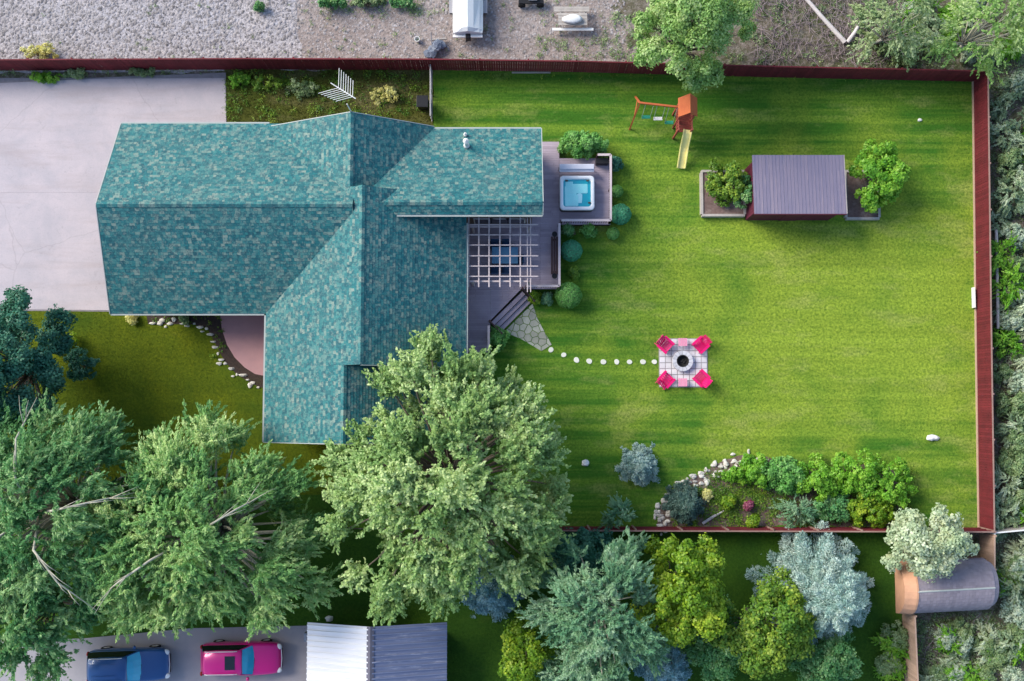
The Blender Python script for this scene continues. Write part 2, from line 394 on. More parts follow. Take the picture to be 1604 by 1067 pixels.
M['cedarface'] = pmat('cedar_face', (.58, .32, .20), (.48, .26, .16), 3, .75, .2, island=.1)
M['pole'] = pmat('galvanised_pole', (.40, .39, .41), None, 3, .5, 0, metal=.3)
M['bark'] = pmat('grey_bark', (.20, .165, .13), (.12, .10, .08), 6, .95, .8, 14)
M['palebark'] = pmat('pale_bark', (.50, .47, .38), (.36, .34, .27), 6, .9, .6, 14)
M['deadwood'] = pmat('bleached_log', (.60, .56, .55), (.48, .44, .43), 4, .9, .5, 14)
M['twig'] = pmat('dead_twigs', (.30, .24, .25), (.20, .16, .17), 4, .95, .2, island=.3)
M['tarp'] = pmat('white_tarp', (.80, .80, .78), (.74, .75, .75), 1.5, .5, .15, 4)
M['greytarp'] = pmat('blue_grey_tarp', (.20, .23, .29), (.13, .15, .20), 3, .7, .5, 6)
def paint(name, c):
    t = NT(name); return t.bsdf(c, .3, .15, None, .5, .6)
M['carblue'] = paint('car_blue', (.012, .075, .24)); M['carmag'] = paint('car_magenta', (.58, .004, .20))
M['carglass'] = pmat('tinted_glass', (.012, .016, .022), None, 1, .06, 0, spec=.6)
M['windshield'] = pmat('windscreen', (.012, .40, .62), (.012, .34, .56), 2, .12, 0, spec=.6)  # cyan base colour carries the sky reflection
M['tyre'] = pmat('tyre', (.02, .02, .02), None, 3, .9, .1)
M['chrome'] = pmat('silver_trim', (.70, .70, .72), None, 3, .3, 0, metal=.5)
M['lamp'] = pmat('headlamp', (.80, .82, .85), None, 3, .15, 0, spec=.6)
M['tail'] = pmat('tail_lamp', (.35, .01, .015), None, 3, .2, 0)
# foliage
M['l_sage'] = leaf_mat('leaf_sage', (.08, .20, .055), (.26, .43, .14), (.62, .73, .36), .3)
M['l_willow'] = leaf_mat('leaf_willow', (.04, .17, .055), (.19, .41, .12), (.63, .74, .32), .28)
M['l_deep'] = leaf_mat('leaf_deep', (.022, .14, .05), (.11, .31, .10), (.42, .58, .26), .28)
M['l_teal'] = leaf_mat('leaf_teal', (.015, .10, .065), (.04, .17, .11), (.12, .28, .17), .2)
M['l_bright'] = leaf_mat('leaf_bright', (.07, .25, .02), (.17, .42, .035), (.42, .66, .09), .35)
M['l_lime'] = leaf_mat('leaf_lime', (.05, .16, .012), (.17, .33, .02), (.55, .64, .06), .35)
M['l_olive'] = leaf_mat('leaf_olive', (.04, .14, .018), (.13, .27, .03), (.42, .52, .06), .3)
M['l_dusty'] = leaf_mat('leaf_dusty', (.05, .19, .10), (.15, .33, .17), (.40, .56, .36), .25)
M['l_pale'] = leaf_mat('leaf_pale', (.22, .32, .18), (.42, .53, .34), (.72, .78, .60), .25)
M['l_spruce'] = leaf_mat('leaf_blue_spruce', (.09, .20, .18), (.24, .40, .37), (.64, .76, .70), .15)
M['l_spruce2'] = leaf_mat('leaf_deep_blue_spruce', (.05, .19, .22), (.13, .30, .35), (.36, .54, .58), .15)
M['l_darkcon'] = leaf_mat('leaf_dark_conifer', (0.035, 0.096, 0.079), (0.070, 0.149, 0.123), (0.158, 0.245, 0.201), .15)
M['l_top'] = leaf_mat('leaf_cottonwood', (.09, .24, .05), (.26, .45, .13), (.60, .70, .36), .35)
M['l_scrub'] = leaf_mat('leaf_scrub', (.08, .17, .07), (.22, .33, .14), (.50, .58, .34), .3)
M['l_silver'] = leaf_mat('leaf_silver', (.16, .26, .17), (.38, .48, .35), (.70, .76, .62), .25)
M['l_greygreen'] = leaf_mat('leaf_grey_green', (.11, .21, .11), (.30, .42, .25), (.64, .70, .52), .3)
M['l_topi1'] = leaf_mat('leaf_topiary_teal', (.05, .27, .14), (.08, .36, .19), (.14, .46, .26), .15)
M['l_topi2'] = leaf_mat('leaf_topiary_green', (.06, .24, .04), (.14, .37, .08), (.30, .54, .18), .2)
M['l_magenta'] = leaf_mat('petal_pink', (.20, .04, .08), (.30, .07, .14), (.42, .16, .22), .3)
M['l_yellow'] = leaf_mat('petal_yellow', (0.525, 0.455, 0.140), (0.720, 0.700, 0.245), (0.720, 0.720, 0.438), .3)

# ------------------------------------------------------------------ setting
def sheet(name, polypx, z, mat, z_thick=0.0, world=False):
    poly = ccw([P2(x, y) for x, y in polypx]) if not world else ccw(polypx)
    mb = MB()
    if z_thick: mb.prism(poly, z - z_thick, z)
    else: mb.add([(p[0], p[1], z) for p in poly], [tuple(range(len(poly)))])
    return tag(mb.build(name, mat, origin=(0, 0, 0)), kind='structure')
def wobble(pts, amp, step, seed):
    rng = np.random.default_rng(seed); out = []
    for i in range(len(pts)):
        a = np.array(pts[i], float); b = np.array(pts[(i + 1) % len(pts)], float); n = max(1, int(np.linalg.norm(b - a) / step))
        for k in range(n): out.append(a + (b - a) * k / n + rng.normal(0, amp, 2) * (0 if k == 0 and n < 2 else 1))
    return out
sheet('ground', [(-900, -900), (900, -900), (900, 900), (-900, 900)], 0.0, M['scrub'], world=True)
GL = [(-700, -400), (462, -400), (468, 40), (478, 96), (478, 112), (-700, 116)]
sheet('gravel_lot', wobble(GL, 2, 24, 1), .004, M['gravel'])
DY = [(462, -400), (955, -400), (962, -60), (985, -20), (958, 12), (1000, 40), (975, 66), (1030, 84), (1075, 100), (1000, 104), (985, 118), (478, 112), (466, 40)]
sheet('dirt_yard', wobble(DY, 1.6, 12, 2), .008, M['dirt'])
BL = [(678, 110), (900, 113), (1200, 121), (1524, 128), (1533, 827), (540, 827), (540, 560), (678, 300)]
sheet('back_lawn', BL, .012, M['lawn'])
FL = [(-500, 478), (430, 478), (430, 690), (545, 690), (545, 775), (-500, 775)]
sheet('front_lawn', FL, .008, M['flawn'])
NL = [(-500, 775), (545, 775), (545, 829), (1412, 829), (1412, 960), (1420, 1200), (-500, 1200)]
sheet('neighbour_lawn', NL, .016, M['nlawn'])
WS = [(353, 108), (678, 108), (678, 230), (353, 230)]
sheet('side_yard', wobble(WS, 2, 20, 4), .012, M['weed'])
# concrete driveway with saw-cut joints: slabs with small gaps
def slabs(name, polypx, nx, ny, z, thick, mat, px_bounds):
    x0, y0, x1, y1 = px_bounds; conv = ccw([P2(*p) for p in polypx])
    root = empty(name, (*P2((x0 + x1) / 2, (y0 + y1) / 2), 0), kind='structure')
    for i in range(nx):
        for j in range(ny):
            a = P2(x0 + (x1 - x0) * i / nx, y0 + (y1 - y0) * j / ny); b = P2(x0 + (x1 - x0) * (i + 1) / nx, y0 + (y1 - y0) * (j + 1) / ny)
            g = .003
            r = clip(ccw([(a[0] + g, a[1] - g), (b[0] - g, a[1] - g), (b[0] - g, b[1] + g), (a[0] + g, b[1] + g)]), conv)
            if len(r) >= 3: MB().prism(r, z - thick, z + .002 * random.random()).build('slab', mat, root)
    return root
M['joint'] = pmat('joint_fill', (.33, .30, .31), None, 3, .95, .1)
sheet('driveway_base', [(-500, 124), (150, 122), (354, 114), (356, 250), (356, 490), (-500, 482)], .022, M['joint'])
slabs('driveway', wobble([(-500, 128), (150, 124), (353, 115), (356, 250), (356, 488), (-500, 480)], 0, 900, 3), 5, 2, .05, .1, M['concrete'], (-500, 112, 356, 492))
sheet('neighbour_driveway', [(-500, 1012), (130, 1000), (300, 984), (482, 980), (482, 1200), (-500, 1200)], .03, M['asphalt'])

# ------------------------------------------------------------------ foliage engine
def leaves_mesh(name, c, nrm, tan, L, W, tone):
    n = len(c)
    nrm = nrm / (np.linalg.norm(nrm, axis=1, keepdims=True) + 1e-9)
    t = tan - nrm * (tan * nrm).sum(1, keepdims=True); t /= np.linalg.norm(t, axis=1, keepdims=True) + 1e-9
    b = np.cross(nrm, t); L = np.broadcast_to(L, (n,))[:, None]; W = np.broadcast_to(W, (n,))[:, None]
    v = np.empty((n, 4, 3), np.float32)
    v[:, 0] = c - t * L * .5; v[:, 1] = c + b * W * .5 - t * L * .06; v[:, 2] = c + t * L * .5 - nrm * L * .12; v[:, 3] = c - b * W * .5 - t * L * .06
    me = bpy.data.meshes.new(name)
    me.vertices.add(4 * n); me.vertices.foreach_set('co', v.ravel())
    me.loops.add(4 * n); me.loops.foreach_set('vertex_index', np.arange(4 * n, dtype=np.int32))
    me.polygons.add(n); me.polygons.foreach_set('loop_start', np.arange(0, 4 * n, 4, dtype=np.int32)); me.polygons.foreach_set('loop_total', np.full(n, 4, np.int32))
    at = me.attributes.new('tone', 'FLOAT', 'FACE'); at.data.foreach_set('value', np.clip(tone, 0, 1).astype(np.float32))
    me.update(calc_edges=True); return me
def unit(a): return a / (np.linalg.norm(a, axis=-1, keepdims=True) + 1e-9)

def lobes_dome(rng, n, rx, ry, zlow, ztop, wob=.14, lower=.35):
    """lobe centres on a dome-shaped crown with an uneven outline; returns centres (x,y rel), radius"""
    ph = rng.random(4) * 6.28; out = []
    lr = math.sqrt(rx * ry / n) * 1.0
    for i in range(n):
        u = math.sqrt((i + .5) / n); a = i * 2.399963 + rng.normal(0, .25)
        k = 1 + wob * (math.sin(2 * a + ph[0]) * .6 + math.sin(3 * a + ph[1]) * .7 + math.sin(5 * a + ph[2]) * .5)
        r = max(0., u * .93 + rng.normal(0, .05)) * k
        h = math.sqrt(max(0, 1 - min(u, 1) ** 2))
        z = zlow + (ztop - lr * .7 - zlow) * h * (1 + rng.normal(0, .07)) + rng.normal(0, .2)
        s = lr * (0.75 + .5 * rng.random())
        out.append((r * (rx - lr * .75), r * (ry - lr * .75), a, z, s))
    m = int(n * lower)
    for i in range(m):
        a = rng.random() * 6.28; r = .45 + .45 * rng.random()
        out.append((r * (rx - lr * .8), r * (ry - lr * .8), a, zlow * .75 + .25 * ztop * rng.random(), lr * (.7 + .3 * rng.random())))
    return np.array([(q[0] * math.cos(q[2]), q[1] * math.sin(q[2]), q[3]) for q in out]), np.array([q[4] for q in out])

def clump_leaves(rng, lc, lr, ctr, k, per, csize, leaf, flat=.8, up=.5):
    """small clumps over the shell of each lobe; per leaves in each"""
    C, N, T, TO = [], [], [], []
    for p, r in zip(lc, lr):
        kk = max(4, int(k * (r / np.mean(lr)) ** 2))
        d = rng.normal(size=(kk, 3)); d[:, 2] = np.abs(d[:, 2]) * 1.0 - .35; d = unit(d)
        cc = p + d * r * (.62 + .45 * rng.random((kk, 1))) * np.array((1, 1, flat))
        lt = rng.random() * .45
        for q, dd in zip(cc, d):
            m = int(per * (.6 + .8 * rng.random())); cs = csize * (.65 + .7 * rng.random())
            e = unit(rng.normal(size=(m, 3))); rad = cs * rng.random((m, 1)) ** .45
            C.append(q + e * rad * np.array((1, 1, .75))); N.append(unit(e * .6 + dd * .5 + np.array((0, 0, up)) + rng.normal(0, .45, (m, 3))))
            T.append(rng.normal(size=(m, 3))); TO.append(np.full(m, lt + rng.random() * .55) + rng.normal(0, .04, m))
    return map(np.concatenate, (C, N, T, TO))

def strand_leaves(rng, lc, lr, ctr, k, per, length, leaf, droop=.5, outward=.9):
    C, N, T, TO = [], [], [], []
    for p, r in zip(lc, lr):
        kk = max(4, int(k * (r / np.mean(lr)) ** 2)); lt = rng.random() * .62 - .08
        o = p - ctr; o[2] *= .3; o = o / (np.linalg.norm(o) + 1e-6)
        for _ in range(kk):
            d = unit(o * outward + rng.normal(0, .55, 3) + np.array((0, 0, .25)))
            st = p + rng.normal(0, .42, 3) * r * np.array((1, 1, .6)) + np.array((0, 0, r * .15)); L = length * r * (.6 + .8 * rng.random()); m = int(per * (.7 + .6 * rng.random()))
            s = rng.random((m, 1)); q = st + d * L * s - np.array((0, 0, 1.0)) * droop * L * s ** 2
            q = q + rng.normal(0, .045 + .04 * (1 - s), (m, 3)) * min(1.6, r)
            dd = unit(d - np.array((0, 0, 1.0)) * droop * 2 * s * .7)
            C.append(q); T.append(dd + rng.normal(0, .27, (m, 3))); N.append(np.array((0, 0, 1.0)) * .8 + rng.normal(0, .42, (m, 3)) + d * .25)
            TO.append(np.full(m, lt + rng.random() * .42) + .16 * s[:, 0])
    return map(np.concatenate, (C, N, T, TO))

def limbs(mb, rng, base, zfork, targets, r0, every=1, endr=.025, n=6):
    base = np.array(base, float); fork = base + np.array((rng.normal(0, .15), rng.normal(0, .15), zfork))
    mb.tube([base - np.array((0, 0, .1)), base + np.array((0, 0, .25)), base * .5 + fork * .5 + np.array((rng.normal(0, .06), rng.normal(0, .06), 0)), fork], [r0 * 1.5, r0 * 1.1, r0 * .9, r0 * .75], 10)
    for i, t in enumerate(targets):
        if i % every: continue
        t = np.array(t); mid = fork * .5 + t * .5 + np.array((0, 0, .12 * np.linalg.norm(t - fork))) + rng.normal(0, .12, 3)
        q1 = fork * .75 + mid * .25 + rng.normal(0, .05, 3)
        mb.tube([fork - np.array((0, 0, .1)), q1, mid, mid * .4 + t * .6 + rng.normal(0, .1, 3), t], [r0 * .42, r0 * .32, r0 * .22, r0 * .13, endr], n)

def plant(name, label, cat, px, py, rxp, ryp, zlow, ztop, mat, seed, style='clump', n=24, k=14, per=40, csize=.45, leaf=(.17, .12), bark='bark', trunk_r=None, zfork=None, group=None, every=1, length=1.3, droop=.5, wob=.14, crown_name='crown', trunk_name='trunk', lower=.35, outward=.9, barelimbs=0, lean=(0, 0)):
    rng = np.random.default_rng(seed); zm = zlow + .35 * (ztop - zlow)
    c = P(px, py, zm); s = S(zm); rx, ry = rxp * s, ryp * s
    base = np.array((c[0] + lean[0], c[1] + lean[1], 0.0)); root = empty(name, base, label, cat, group)
    lc, lr = lobes_dome(rng, n, rx, ry, zlow, ztop, wob, lower); lc = lc + np.array((c[0], c[1], 0))
    ctr = np.array((c[0], c[1], zlow + .2))
    if style == 'clump': C, N, T, TO = clump_leaves(rng, lc, lr, ctr, k, per, csize, leaf)
    else: C, N, T, TO = strand_leaves(rng, lc.copy(), lr, ctr, k, per, length, leaf, droop, outward)
    C = C.copy(); C[:, 2] = np.maximum(C[:, 2], .06)
    m = len(C); Lr = leaf[0] * (.7 + .6 * rng.random(m)); Wr = leaf[1] * (.7 + .6 * rng.random(m))
    me = leaves_mesh(crown_name, C - base, N, T, Lr, Wr, TO)
    link_mesh(crown_name, me, mat, root, base)
    mb = MB(); tr = trunk_r or max(.03, .035 * ztop)
    limbs(mb, rng, base, zfork or zlow * .6, [p - np.array((0, 0, .25 * r)) for p, r in zip(lc, lr)], tr, every)
    mb.build(trunk_name, M[bark], root, smooth=True)
    if barelimbs:
        mb = MB(); fork = np.array((c[0], c[1], zlow + .55 * (ztop - zlow)))
        for i in range(barelimbs):
            a = 6.28 * (i + .4 * rng.random()) / barelimbs; rr = .72 + .2 * rng.random()
            e = np.array((c[0] + rx * rr * math.cos(a), c[1] + ry * rr * math.sin(a), zlow + (ztop - zlow) * (.45 + .25 * rng.random())))
            top = np.array((c[0], c[1], ztop * .93)); m1 = fork * .35 + e * .65; m1[2] = ztop * 1.0
            pts = [fork, fork * .55 + m1 * .45 + rng.normal(0, .12, 3) + np.array((0, 0, .22 * (ztop - zlow))), m1, e]
            mb.tube(pts, [.075, .06, .045, .015], 6)
            for t in range(5):
                s0 = pts[1] + (pts[2] - pts[1]) * rng.random() if t < 3 else pts[2] + (pts[3] - pts[2]) * rng.random() * .7
                dv = unit((e - fork) * np.array((1, 1, .1)) + rng.normal(0, 1.2, 3) * np.array((1, 1, .3))); ln = .7 + .9 * rng.random()
                mb.tube([s0, s0 + dv * ln * .5 + np.array((0, 0, .12)), s0 + dv * ln], [.024, .018, .008], 4)
        mb.build('bare_limb', M['palebark'], root, smooth=True)
    return root

def spruce(name, label, px, py, rp, ztop, mat, seed, group=None, pyz=None, tiers=None, zbase=.35, aspect=1.0, dens=1.0, leaf=(.16, .05)):
    rng = np.random.default_rng(seed); zm = pyz if pyz is not None else ztop * .25
    c = P(px, py, zm); Rm = rp * S(zm); base = np.array((c[0], c[1], 0.)); root = empty(name, base, label, 'tree', group)
    tiers = tiers or max(7, int(ztop * 2.2)); C, N, T, TO = [], [], [], []; mbt = MB()
    mbt.tube([base - (0, 0, .1), base + (0, 0, ztop * .5), base + (0, 0, ztop * .97)], [max(.05, .022 * ztop), .015 * ztop, .01], 8)
    for ti in range(tiers):
        f = ti / (tiers - 1); z = zbase + (ztop - zbase) * f ** .95; Lb = Rm * (1 - f) ** .82 * .97 + .10
        nb = max(5, int(round(13 * (1 - f) ** .5 * (.8 + .4 * rng.random()))))
        a0 = rng.random() * 6.28
        for b in range(nb):
            a = a0 + 6.283 * b / nb + rng.normal(0, .12); L = Lb * (.74 + .34 * rng.random())
            d = np.array((math.cos(a), math.sin(a), 0.)); drop = .16 + .18 * (1 - f); tone = .15 + .5 * rng.random()
            o = base + np.array((0, 0, z + rng.normal(0, .06)))
            side = np.array((-d[1], d[0], 0.))
            m = max(10, int(230 * dens * L)); s = rng.random((m, 1)) ** .75
            wmax = .30 * L * np.minimum(s * 3.2, 1) * (1.06 - s) ** .65 + .04
            lat = (rng.random((m, 1)) * 2 - 1) * wmax
            q = o + d * L * s + side * lat + np.array((0, 0, 1.)) * (-drop * L * s + .22 * L * s ** 3 - np.abs(lat) * .25) + rng.normal(0, .035, (m, 3))
            C.append(q); T.append(d * (.6 + .4 * s) + side * np.sign(lat) * .75 + rng.normal(0, .3, (m, 3))); N.append(np.array((0, 0, 1.)) + rng.normal(0, .5, (m, 3)))
            TO.append(tone + .32 * s[:, 0] + rng.normal(0, .05, m))
            if b % 2 == 0: mbt.tube([o, o + d * L * .5 - np.array((0, 0, drop * L * .5)), o + d * L * .85 - np.array((0, 0, drop * L * .75))], [.03, .02, .008], 4, cap=False)
    C, N, T, TO = map(np.concatenate, (C, N, T, TO)); m = len(C)
    me = leaves_mesh('crown', C - base, N, T, leaf[0] * (.7 + .6 * rng.random(m)), leaf[1] * (.8 + .5 * rng.random(m)), TO)
    link_mesh('crown', me, mat, root, base); mbt.build('trunk', M['bark'], root)
    return root

def topiary(label, px, py, rp, mat, seed):
    rng = np.random.default_rng(seed); r = rp * S(.6); c = P(px, py, r * .9); base = np.array((c[0], c[1], 0)); cc = np.array((c[0], c[1], r * .95))
    root = empty('round_shrub', base, label, 'shrub', 'clipped round shrubs beside the deck')
    n = int(5200 * r * r / .4) + 600; d = unit(rng.normal(size=(n, 3)))
    lump = 1 + .03 * np.sin(d[:, :1] * 7 + 1) * np.cos(d[:, 1:2] * 8)
    q = cc + d * r * lump * (1 - .09 * rng.random((n, 1))) * np.array((1, 1, .92)); q[:, 2] = np.maximum(q[:, 2], .03)
    me = leaves_mesh('foliage', q - base, d + rng.normal(0, .38, (n, 3)), rng.normal(size=(n, 3)), .075 * (.7 + .6 * rng.random(n)), .05, rng.random(n) * .7 + .15)
    link_mesh('foliage', me, mat, root, base)
    mb = MB(); mb.blob(cc, (r * .84, r * .84, r * .78), rng, .03, 14, 9); mb.tube([base - (0, 0, .05), cc], [.06, .05], 7)
    mb.build('stem', M['bark'], root, smooth=True)

def blades(name, polypx, n, seed, mat, z, h=.036, wd=.03, avoid=()):
    rng = np.random.default_rng(seed); poly = np.array(ccw([P2(x, y) for x, y in polypx])); lo, hi = poly.min(0), poly.max(0)
    pts = lo + (hi - lo) * rng.random((int(n * 1.6), 2)); ins = np.zeros(len(pts), bool); j = len(poly) - 1
    for i in range(len(poly)):
        a, b = poly[i], poly[j]
        cnd = ((a[1] > pts[:, 1]) != (b[1] > pts[:, 1])) & (pts[:, 0] < (b[0] - a[0]) * (pts[:, 1] - a[1]) / (b[1] - a[1] + 1e-12) + a[0]); ins ^= cnd; j = i
    for (ax0, ay0, ax1, ay1) in avoid:
        q0, q1 = P2(ax0, ay1), P2(ax1, ay0)
        ins &= ~((pts[:, 0] > q0[0]) & (pts[:, 0] < q1[0]) & (pts[:, 1] > q0[1]) & (pts[:, 1] < q1[1]))
    pts = pts[ins][:n]; m = len(pts); a = rng.random(m) * 6.283; hh = h * (.5 + rng.random(m)); ln = rng.random(m) * 6.283; tl = .5 + .8 * rng.random(m)
    v = np.zeros((m, 3, 3), np.float32); dx, dy = np.cos(a) * wd / 2, np.sin(a) * wd / 2
    v[:, 0, 0] = pts[:, 0] - dx; v[:, 0, 1] = pts[:, 1] - dy; v[:, 1, 0] = pts[:, 0] + dx; v[:, 1, 1] = pts[:, 1] + dy; v[:, :2, 2] = z
    v[:, 2, 0] = pts[:, 0] + np.cos(ln) * hh * tl; v[:, 2, 1] = pts[:, 1] + np.sin(ln) * hh * tl; v[:, 2, 2] = z + hh * .7
    me = bpy.data.meshes.new(name); me.vertices.add(3 * m); me.vertices.foreach_set('co', v.ravel())
    me.loops.add(3 * m); me.loops.foreach_set('vertex_index', np.arange(3 * m, dtype=np.int32))
    me.polygons.add(m); me.polygons.foreach_set('loop_start', np.arange(0, 3 * m, 3, dtype=np.int32)); me.polygons.foreach_set('loop_total', np.full(m, 3, np.int32))
    me.update(calc_edges=True)
    return tag(link_mesh(name, me, mat), kind='stuff')

# ------------------------------------------------------------------ house
EZ, MZ = 3.1, 6.2
hb = P(480, 440); house = empty('house', (hb[0], hb[1], 0), 'brown house under a teal shingled roof of crossing gables', 'house')
xw = P(415, 600, EZ)[0]; xr = P(566, 430, MZ)[0]; xe = P(730, 450, EZ)[0]
nW = np.array((-(MZ - EZ) / (xr - xw), 0, 1.)); pW = np.array((xw, 0, EZ))
q = on_plane(549, 235, pW, nW); xrN, zrN = q[0], q[2]
q = on_plane(538, 640, pW, nW); xrS, zrS = q[0], q[2]
xeN = P(679, 200, EZ)[0]
yN = on_plane(550, 176, pW, nW)[1]; yNM = P(566, 290, MZ)[1]; yMS = P(566, 571, MZ)[1]; yS = on_plane(480, 694, pW, nW)[1]
xW = P(150, 320, MZ)[0]; yWr = P(330, 320, MZ - .06)[1]; yWn = P(300, 194, EZ)[1]; yWs = P(300, 491, EZ)[1]
zER = 5.62; yEr = P(720, 317, zER)[1]; yEn = P(760, 202, EZ)[1]; zES = 5.25; yEs = P(720, 336, zES)[1]; xE = P(849, 262, 4.5)[0]; xEw = P(578, 300, 5)[0]
# make west end of the west wing match the photograph's slanted verge
def slab(mb, a, b, c, d, th=.16):
    """a,b = eave ends, c,d = ridge ends (c above b), thick sheet"""
    n = np.cross(np.array(b) - a, np.array(d) - a); n = n / np.linalg.norm(n); n = n if n[2] > 0 else -n
    top = [np.array(p, float) for p in (a, b, c, d)]; bot = [p - n * th for p in top]
    v = bot + top
    if np.dot(np.cross(top[1] - top[0], top[2] - top[1]), n) < 0: v = bot[::-1] + top[::-1]
    return mb.add(v, [(3, 2, 1, 0), (4, 5, 6, 7), (0, 1, 5, 4), (1, 2, 6, 5), (2, 3, 7, 6), (3, 0, 4, 7)])
def shingles(a, b, c, d, seed, hole=None):
    """tabs over slope a-b (eave) c-d (ridge, c over b)"""
    rng = np.random.default_rng(seed); a, b, c, d = [np.array(p, float) for p in (a, b, c, d)]
    u = unit(b - a); n = unit(np.cross(b - a, d - a)); n = n if n[2] > 0 else -n
    v = np.cross(n, u); v = v if np.dot(v, d - a) > 0 else -v
    to2 = lambda p: np.array((np.dot(p - a, u), np.dot(p - a, v)))
    conv = ccw([to2(p) for p in (a, b, c, d)]); lo = np.min(conv, 0); hi = np.max(conv, 0)
    mb = MB(); ch = .165; row = 0; y = lo[1] - .03
    while y < hi[1]:
        x = lo[0] - rng.random() * .3
        while x < hi[0]:
            wd = .13 + .17 * rng.random(); lift = .012 + .010 * rng.random()
            pol = clip([(x + .003, y), (x + wd - .003, y), (x + wd - .003, y + ch + .04), (x + .003, y + ch + .04)], conv) if y > lo[1] else clip([(x, lo[1] + 1e-4), (x + wd, lo[1] + 1e-4), (x + wd, y + ch + .04), (x, y + ch + .04)], conv)
            if len(pol) >= 3:
                y0 = max(y, lo[1])
                def w3(p):
                    k = 1 - (p[1] - y0) / (ch + .04); return a + u * p[0] + v * p[1] + n * (.004 + lift * max(0, k))
                top = [w3(p) for p in pol]; m = len(top)
                faces = [tuple(range(m))]; verts = list(top)
                i0 = min(range(m), key=lambda i: pol[i][1] + pol[i][0] * 1e-4); i1 = (i0 + 1) % m
                if abs(pol[i0][1] - pol[i1][1]) < .01:
                    verts += [top[i1] - n * lift, top[i0] - n * lift]; faces.append((i1, i0, m + 1, m))
                mb.add(verts, faces)
            x += wd
        y += ch; row += 1
    return mb
RAD = .35
def gable(ridge, slopes, seed):
    """one roof part with its slope sheets; shingles and ridge cap are sub-parts"""
    mb = MB()
    for sl in slopes: slab(mb, *sl)
    rf = mb.build('roof', M['deckroof'], house)
    for i, sl in enumerate(slopes):
        tag(shingles(*sl, seed + i).build('shingles', M['shingle'], rf, origin=WLOC[rf.name]), kind='stuff')
    p, q2 = np.array(ridge[0], float), np.array(ridge[1], float); d = q2 - p; n = int(np.linalg.norm(d) / .28); cap = MB(); du = d / np.linalg.norm(d); sd = np.array((-du[1], du[0], 0))
    for k in range(n):
        a = p + d * k / n; b = p + d * (k + 1.12) / n if k < n - 1 else q2
        h0, h1 = .045, .03
        vs = [a + sd * .15 + (0, 0, h0 - .07), a + (0, 0, h0 + .01), a - sd * .15 + (0, 0, h0 - .07), b + sd * .15 + (0, 0, h1 - .07), b + (0, 0, h1 + .01), b - sd * .15 + (0, 0, h1 - .07)]
        cap.add(vs, [(0, 1, 4, 3), (1, 2, 5, 4)])
    tag(cap.build('ridge_cap', M['shingle'], rf, origin=WLOC[rf.name]), kind='stuff')
    return rf
# main north-south gable
gable(((xr, yNM, MZ), (xr, yMS, MZ)), [((xw, yMS, EZ), (xw, yNM, EZ), (xr, yNM, MZ), (xr, yMS, MZ)), ((xe, yNM, EZ), (xe, yMS, EZ), (xr, yMS, MZ), (xr, yNM, MZ))], 11)
# lower north gable and south extension (west slopes coplanar with the main one)
gable(((xrN, yN, zrN), (xrN, yNM, zrN)), [((xw, yNM + .002, EZ), (xw, yN, EZ), (xrN, yN, zrN), (xrN, yNM + .002, zrN)), ((xeN, yN, EZ), (xeN, yNM, EZ), (xrN, yNM, zrN), (xrN, yN, zrN))], 21)
gable(((xrS, yMS, zrS), (xrS, yS, zrS)), [((xw, yS, EZ), (xw, yMS - .002, EZ), (xrS, yMS - .002, zrS), (xrS, yS, zrS)), ((2 * xrS - xw, yMS, EZ), (2 * xrS - xw, yS, EZ), (xrS, yS, zrS), (xrS, yMS, zrS))], 31)
# west wing (verge slants a little)
xWn = P(190, 195, EZ)[0]; xWs = P(173, 490, EZ)[0]; xin = P(552, 320, MZ)[0]
zW = MZ - .06
gable(((xW, yWr, zW), (xin, yWr, zW)), [((xin, yWn, EZ), (xWn, yWn, EZ), (xW, yWr, zW), (xin, yWr, zW)), ((xWs, yWs, EZ), (xin, yWs, EZ), (xin, yWr, zW), (xW, yWr, zW))], 41)
# east wing, long north slope and short south slope
gable(((xEw, yEr, zER), (xE, yEr, zER)), [((xE, yEn, EZ), (xEw, yEn, EZ), (xEw, yEr, zER), (xE, yEr, zER)), ((xEw, yEs, zES), (xE, yEs, zES), (xE, yEr, zER), (xEw, yEr, zER))], 51)
# walls
def gwall(mb, pts, th):  # vertical polygon extruded along normal
    pts = [np.array(p, float) for p in pts]; n = unit(np.cross(pts[1] - pts[0], pts[2] - pts[1])); m = len(pts)
    v = [p for p in pts] + [p - n * th for p in pts]
    mb.add(v, [tuple(range(m)), tuple(range(2 * m - 1, m - 1, -1))] + [(i, m + i, m + (i + 1) % m, (i + 1) % m) for i in range(m)])
I = .5
mb = MB(); zt = EZ + .12
def wallbox(x0, x1, y0, y1, z1): mb.prism([(x0, y0), (x1, y0), (x1, y1), (x0, y1)], -.2, z1)
wallbox(xWn + I + .6, xw + 1.0, yWs + I, yWn - I, zt); wallbox(xw + I, xe - I, yMS + .3, yN - I - .4, zt)
wallbox(xw + I, 2 * xrS - xw - I, yS + I, yMS + .31, zt); wallbox(xe - I - .2, xE - I, yEs + .3, yEn - I, zt)
def gtri(x0, x1, xr_, zr_, y, z0=EZ):
    mb.add([(x0, y, z0), (x1, y, z0), (xr_, y, zr_ - .2), (x0, y - .12, z0), (x1, y - .12, z0), (xr_, y - .12, zr_ - .2)], [(0, 1, 2), (5, 4, 3), (0, 3, 4, 1), (1, 4, 5, 2), (2, 5, 3, 0)])
gtri(xw + .3, xe - .3, xr, MZ, yMS + .35); gtri(xw + .3, xe - .3, xr, MZ, yNM - .12)
gtri(xw + .3, xeN - .3, xrN, zrN, yN - .4); gtri(xw + .3, 2 * xrS - xw - .3, xrS, zrS, yS + .5)
